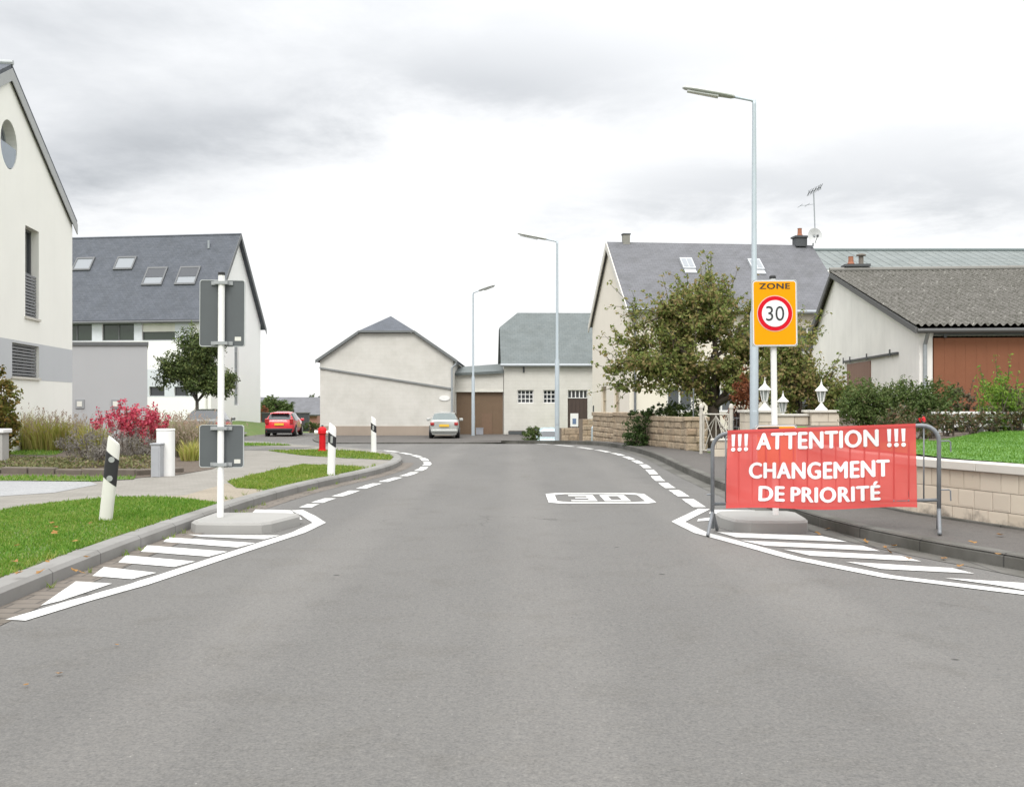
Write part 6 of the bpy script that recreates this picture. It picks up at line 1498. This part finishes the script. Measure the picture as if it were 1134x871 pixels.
# left garden bed
bed = [G(x, y, .12) for x, y in ((-160, 527), (0, 527), (90, 528), (150, 529), (200, 525), (235, 519), (252, 511), (245, 500), (228, 492), (150, 485), (0, 480), (-200, 480))]
sheet('garden_bed', bed, lift(.122), SOIL, 'brown soil of the planted bed in front of the white house', 'soil')
grass_patch('lawn', [G(x, y, .12) for x, y in ((-60, 503), (60, 504), (72, 500), (64, 491), (18, 489), (-60, 490))], .128, 'small bright lawn patch inside the planted bed', 300, .05, BLADE, seed=9)
grass_patch('grass_verge', [G(x, y, .12) for x, y in ((-160, 532), (0, 532), (100, 533), (148, 530.5), (150, 528), (90, 528.2), (0, 527), (-160, 527))], .127, 'thin yellowish grass strip along the drive edge', 500, .045, BLADE, seed=10)
def edging():
    path = [G(x, y, .12) for x, y in ((-160, 523), (0, 524), (90, 525.5), (150, 526.5), (205, 522.5))]; root = thing('bed_edging', 'low dark stone edging in front of the planted bed', 'edging', (path[1][0], path[1][1], .12)); m = MB(); rnd = random.Random(9)
    P = resample(path, .45)
    for a, b in zip(P, P[1:]):
        d = b - a; u = d.normalized(); f = F((a.x, a.y), (u.x, u.y)); h = rnd.uniform(.08, .13); m.fbox(f, .01, d.length - .01, .08, .12 + h, rnd.uniform(-.02, .02), -.16)
    m.build('stones', plain('dark_edging', (.13, .11, .09), .95, 0, .35, 5), root, bevel=.02)
edging()
def groundcover():
    rnd = random.Random(12); lf = MB()
    for _ in range(420):
        x = rnd.uniform(-60, 175); y = rnd.uniform(509, 522) if x < 82 else rnd.uniform(505, 523) if x < 120 else rnd.uniform(510, 523); X, Y = G(x, y, .12)
        k = .5 if x < 82 else 1.0; clump(lf, (X, Y, .13 + (.07 + .06 * rnd.random()) * k), .15, 15, .06, rnd, .6, (1.3, 1, .6 * k))
    tag(lf.build('groundcover', L_GROUND, uv=False), 'low olive and brown ground cover filling the front of the bed', 'ground cover', None, 'stuff')
groundcover()
def on(px, D, h=.12): x = (px - CX) / FP * D; return (x, D, gz(x, D) + h)
for i, (px, D, rx, n, h, lab) in enumerate(((30, 27.5, .65, 520, 1.25, 'golden ornamental grass next to the autumn shrub'), (54, 27.2, .7, 560, 1.2, 'golden ornamental grass in the middle of the bed'), (78, 27.4, .65, 500, 1.08, 'golden ornamental grass at the corner of the white house'), (103, 26.8, .5, 380, .98, 'golden ornamental grass beside the crimson shrub'))):
    grass_tuft('ornamental_grass', lab, on(px, D), rx, .55, n, h, L_GOLD, 80 + i, .3, L_PLUME, 'golden grasses before the house')
shrub('crimson_shrub', 'crimson leaved burning bush in the planted bed', 'shrub', on(142, 23.6), [((-.25, 0, .75), (.55, .45, .33)), ((.3, 0, .75), (.5, .4, .35)), ((-.05, 0, 1.0), (.25, .25, .33)), ((.62, 0, .85), (.28, .3, .3)), ((.5, -.1, .45), (.25, .3, .25))], 3600, .06, L_RED, 91, 16, None, .6, .25)
for i, (px, D, r, h, lab) in enumerate(((90, 21.6, .48, .42, 'dark grey lavender mound left of the leaning post'), (128, 22.2, .42, .40, 'grey lavender mound below the crimson shrub'), (155, 22.0, .40, .38, 'grey lavender mound behind the cable cabinet'), (112, 20.6, .32, .28, 'small grey lavender clump behind the leaning post'))):
    shrub('lavender', lab, 'lavender', on(px, D), [((0, 0, h * .85), (r, r * .9, h))], 1300, .06, L_GREY, 95 + i, 6, 'grey lavender mounds', .25, .1)
for i, (px, D, rx, n, h, m_, lab) in enumerate(((178, 25.2, .5, 480, 1.25, L_WISP, 'pale wispy grass behind the white cabinet'), (198, 24.6, .5, 520, 1.2, L_WISP, 'tall beige wispy grass left of the sign post'), (218, 24.4, .5, 480, 1.08, L_WISP, 'beige wispy grass next to the lower sign panel'), (236, 25.5, .45, 380, .95, L_WISP, 'pale wispy grass right behind the lower sign panel'), (212, 22.8, .28, 260, .62, L_GOLD, 'yellow green grass clump at the edge of the path'), (160, 26.5, .5, 380, 1.15, L_WISP, 'pale wispy grass behind the crimson shrub'))):
    grass_tuft('ornamental_grass', lab, on(px, D), rx, .45, n, h, m_, 110 + i, .4, L_PLUME if m_ is L_WISP else None, 'wispy grasses by the path')
shrub('autumn_shrub', 'green and orange autumn shrub at the left picture edge', 'shrub', on(-2, 24), [((0, 0, 1.1), (.5, .45, .8)), ((-.1, 0, 1.6), (.35, .35, .45)), ((.05, 0, .5), (.42, .4, .5))], 3600, .09, L_AUTUMN, 121, 10, None, .6, .2)

def cabinet():
    x, y, z = on(183.5, 18.1); root = thing('utility_cabinet', 'white rounded utility pillar beside the wispy grass', 'cabinet', (x, y, z)); m = MB()
    P = rrect(.30, .24, .10, 6); m.prism([(x + a, y + b, z - .05) for a, b in P], (0, 0, .83)); m.build('housing', WHITE, root, bevel=.012); t = MB(); t.prism([(x + a * 1.04, y + b * 1.04, z + .78) for a, b in P], (0, 0, .035)); t.build('cap', WHITE, root, bevel=.01)
    x, y, z = on(174.5, 17.9); c = thing('cable_cabinet', 'small grey cable cabinet left of the white pillar', 'cabinet', (x, y, z)); MB().box((x, y, z + .25), (.16, .22, .6)).build('housing', plain('cabinet_grey', (.36, .37, .39), .6), c, bevel=.012); MB().box((x, y - .112, z + .25), (.12, .012, .5)).build('door', plain('cabinet_door', (.33, .34, .36), .6), c, bevel=.004); MB().box((x, y, z + .56), (.19, .25, .03)).build('lid', plain('cabinet_lid', (.31, .32, .34), .6), c, bevel=.006)
    x, y, z = on(1, 22.0); b = thing('letterbox_pillar', 'grey letterbox pillar with white top at the left edge', 'letterbox', (x, y, z)); MB().box((x, y, z + .3), (.2, .3, .65)).build('pillar', plain('pillar_grey', (.38, .375, .35), .8), b, bevel=.01); MB().box((x, y, z + .67), (.3, .4, .09)).build('lid', WHITE, b, bevel=.02)
cabinet()
# small things by the barns
m = thing('planter', 'low dark planter against the cream barn wall', 'planter', (.35, 59.3, -.45)); f = F((-.2, 59.5), (1, .03)); t = MB(); t.fbox(f, 0, 1.0, -.47, -.26, 0, -.35); t.build('trough', DARKGREY, m, bevel=.02); MB().fbox(f, .05, .95, -.26, -.24, -.04, -.3).build('soil', SOIL, m)
m = thing('planter', 'square dark planter box left of the barn bush', 'planter', (1.2, 59.2, -.45)); f = F((1.0, 59.35), (1, .03)); t = MB(); t.fbox(f, 0, .42, -.47, -.12, 0, -.4); t.build('box', DARKGREY, m, bevel=.02); MB().fbox(f, .04, .38, -.12, -.1, -.04, -.36).build('soil', SOIL, m)
shrub('garden_shrub', 'dark bush beside the pale blue car at the cream barn', 'shrub', (.95, 52.6, gz(.95, 52.6) + .04), [((0, 0, .35), (.5, .45, .42)), ((.22, 0, .6), (.3, .3, .3))], 1300, .1, L_HEDGE, 131, 6)
m = thing('storage_box', 'small grey box standing by the brown gate', 'box', (-1.85, 59.3, -.45)); MB().box((-1.85, 59.3, -.28), (.42, .35, .36)).build('box', plain('box_grey', (.30, .31, .34), .7), m, bevel=.02); MB().box((-1.85, 59.3, -.085), (.46, .39, .035)).build('lid', plain('lid_grey', (.25, .26, .29), .7), m, bevel=.01)
def bollard():
    x, y = 3.05, 38.9; z = gz(x, y) + .1; b = thing('bollard', 'slim grey bollard at the end of the sandstone wall', 'bollard', (x, y, z)); m = MB(); m.lathe((x, y, z), [(.09, -.05), (.09, .5), (.03, .56), (.022, .6), (.022, 1.15)], 12); m.build('shaft', POLE_BLUE, b); m = MB(); m.lathe((x, y, z + 1.1), [(.028, 0), (.028, .22), (.012, .24)], 10); m.build('tip', DARKGREY, b)
bollard()
def hydrant_sign():
    p = at(636, 462, 55); m = thing('notice_board', 'white notice panel in front of the barn door', 'board', (p.x, p.y, -.4)); MB().box((p.x, p.y, .45), (.42, .04, .7)).build('panel', WHITE, m); MB().box((p.x, p.y - .022, .38), (.2, .006, .3)).build('print', plain('print_blue', (.12, .18, .3), .5), m)
    t = MB()
    for s in (-.16, .16): t.tube([(p.x + s, p.y + .03, -.5), (p.x + s, p.y + .03, .75)], .02, 6)
    t.build('post', GALV, m)
hydrant_sign()

# ---- fallen leaves, each its own thing
def fallen():
    rnd = random.Random(77); me = []
    for k in range(4):
        m = MB(); n = 9; c = .035
        pts = [(c * (1 if q % 2 == 0 else .55) * math.cos(2 * math.pi * q / n) * (1.2 if q == 0 else 1), c * (1 if q % 2 == 0 else .55) * math.sin(2 * math.pi * q / n), .006 + .012 * rnd.random()) for q in range(n)]
        i = len(m.v); m.v = [Vector((0, 0, .004))] + [Vector(p) for p in pts]; m.f = [[0, 1 + q, 1 + (q + 1) % n] for q in range(n)]
        me.append(m)
    spots = []
    for _ in range(16): spots.append((rnd.uniform(10, 105), rnd.uniform(580, 640), .13, 'v'))
    for x, y in ((905, 592), (958, 601), (984, 612), (1006, 620), (916, 587), (1063, 629), (980, 607), (990, 606), (1045, 620), (935, 590)): spots.append((x, y, .0, 'k'))
    for x, y in ((66, 748), (29, 761), (129, 716)): spots.append((x, y, 0, 'r'))
    for x, y in ((1078, 603), (1105, 615), (1108, 594)): spots.append((x, y, .117, 'w'))
    lab = {'v': 'brown fallen leaf lying on the near green verge', 'k': 'orange fallen leaf on the road along the right kerb', 'r': 'pale fallen leaf on the open road in the left foreground', 'w': 'fallen leaf on the dark right footway below the wall'}
    grp = {'v': 'fallen leaves on the verge', 'k': 'fallen leaves along the kerb', 'r': 'fallen leaves on the road', 'w': 'fallen leaves on the footway'}
    base = [m.build('fallen_leaf', L_FALLEN, uv=False) for m in me]
    for k, (x, y, h, t) in enumerate(spots):
        o = base[k] if k < 4 else base[k % 4].copy()
        if k >= 4: col.objects.link(o)
        X, Y = G(x, y, h); o.location = (X, Y, h + .012 if t != 'v' else h + .03); o.rotation_euler = (rnd.gauss(0, .2), rnd.gauss(0, .2), rnd.random() * 6.3); s = rnd.uniform(.7, 1.25) * (.55 if t == 'r' else 1); o.scale = (s, s, s); tag(o, lab[t], 'leaf', grp[t])
fallen()
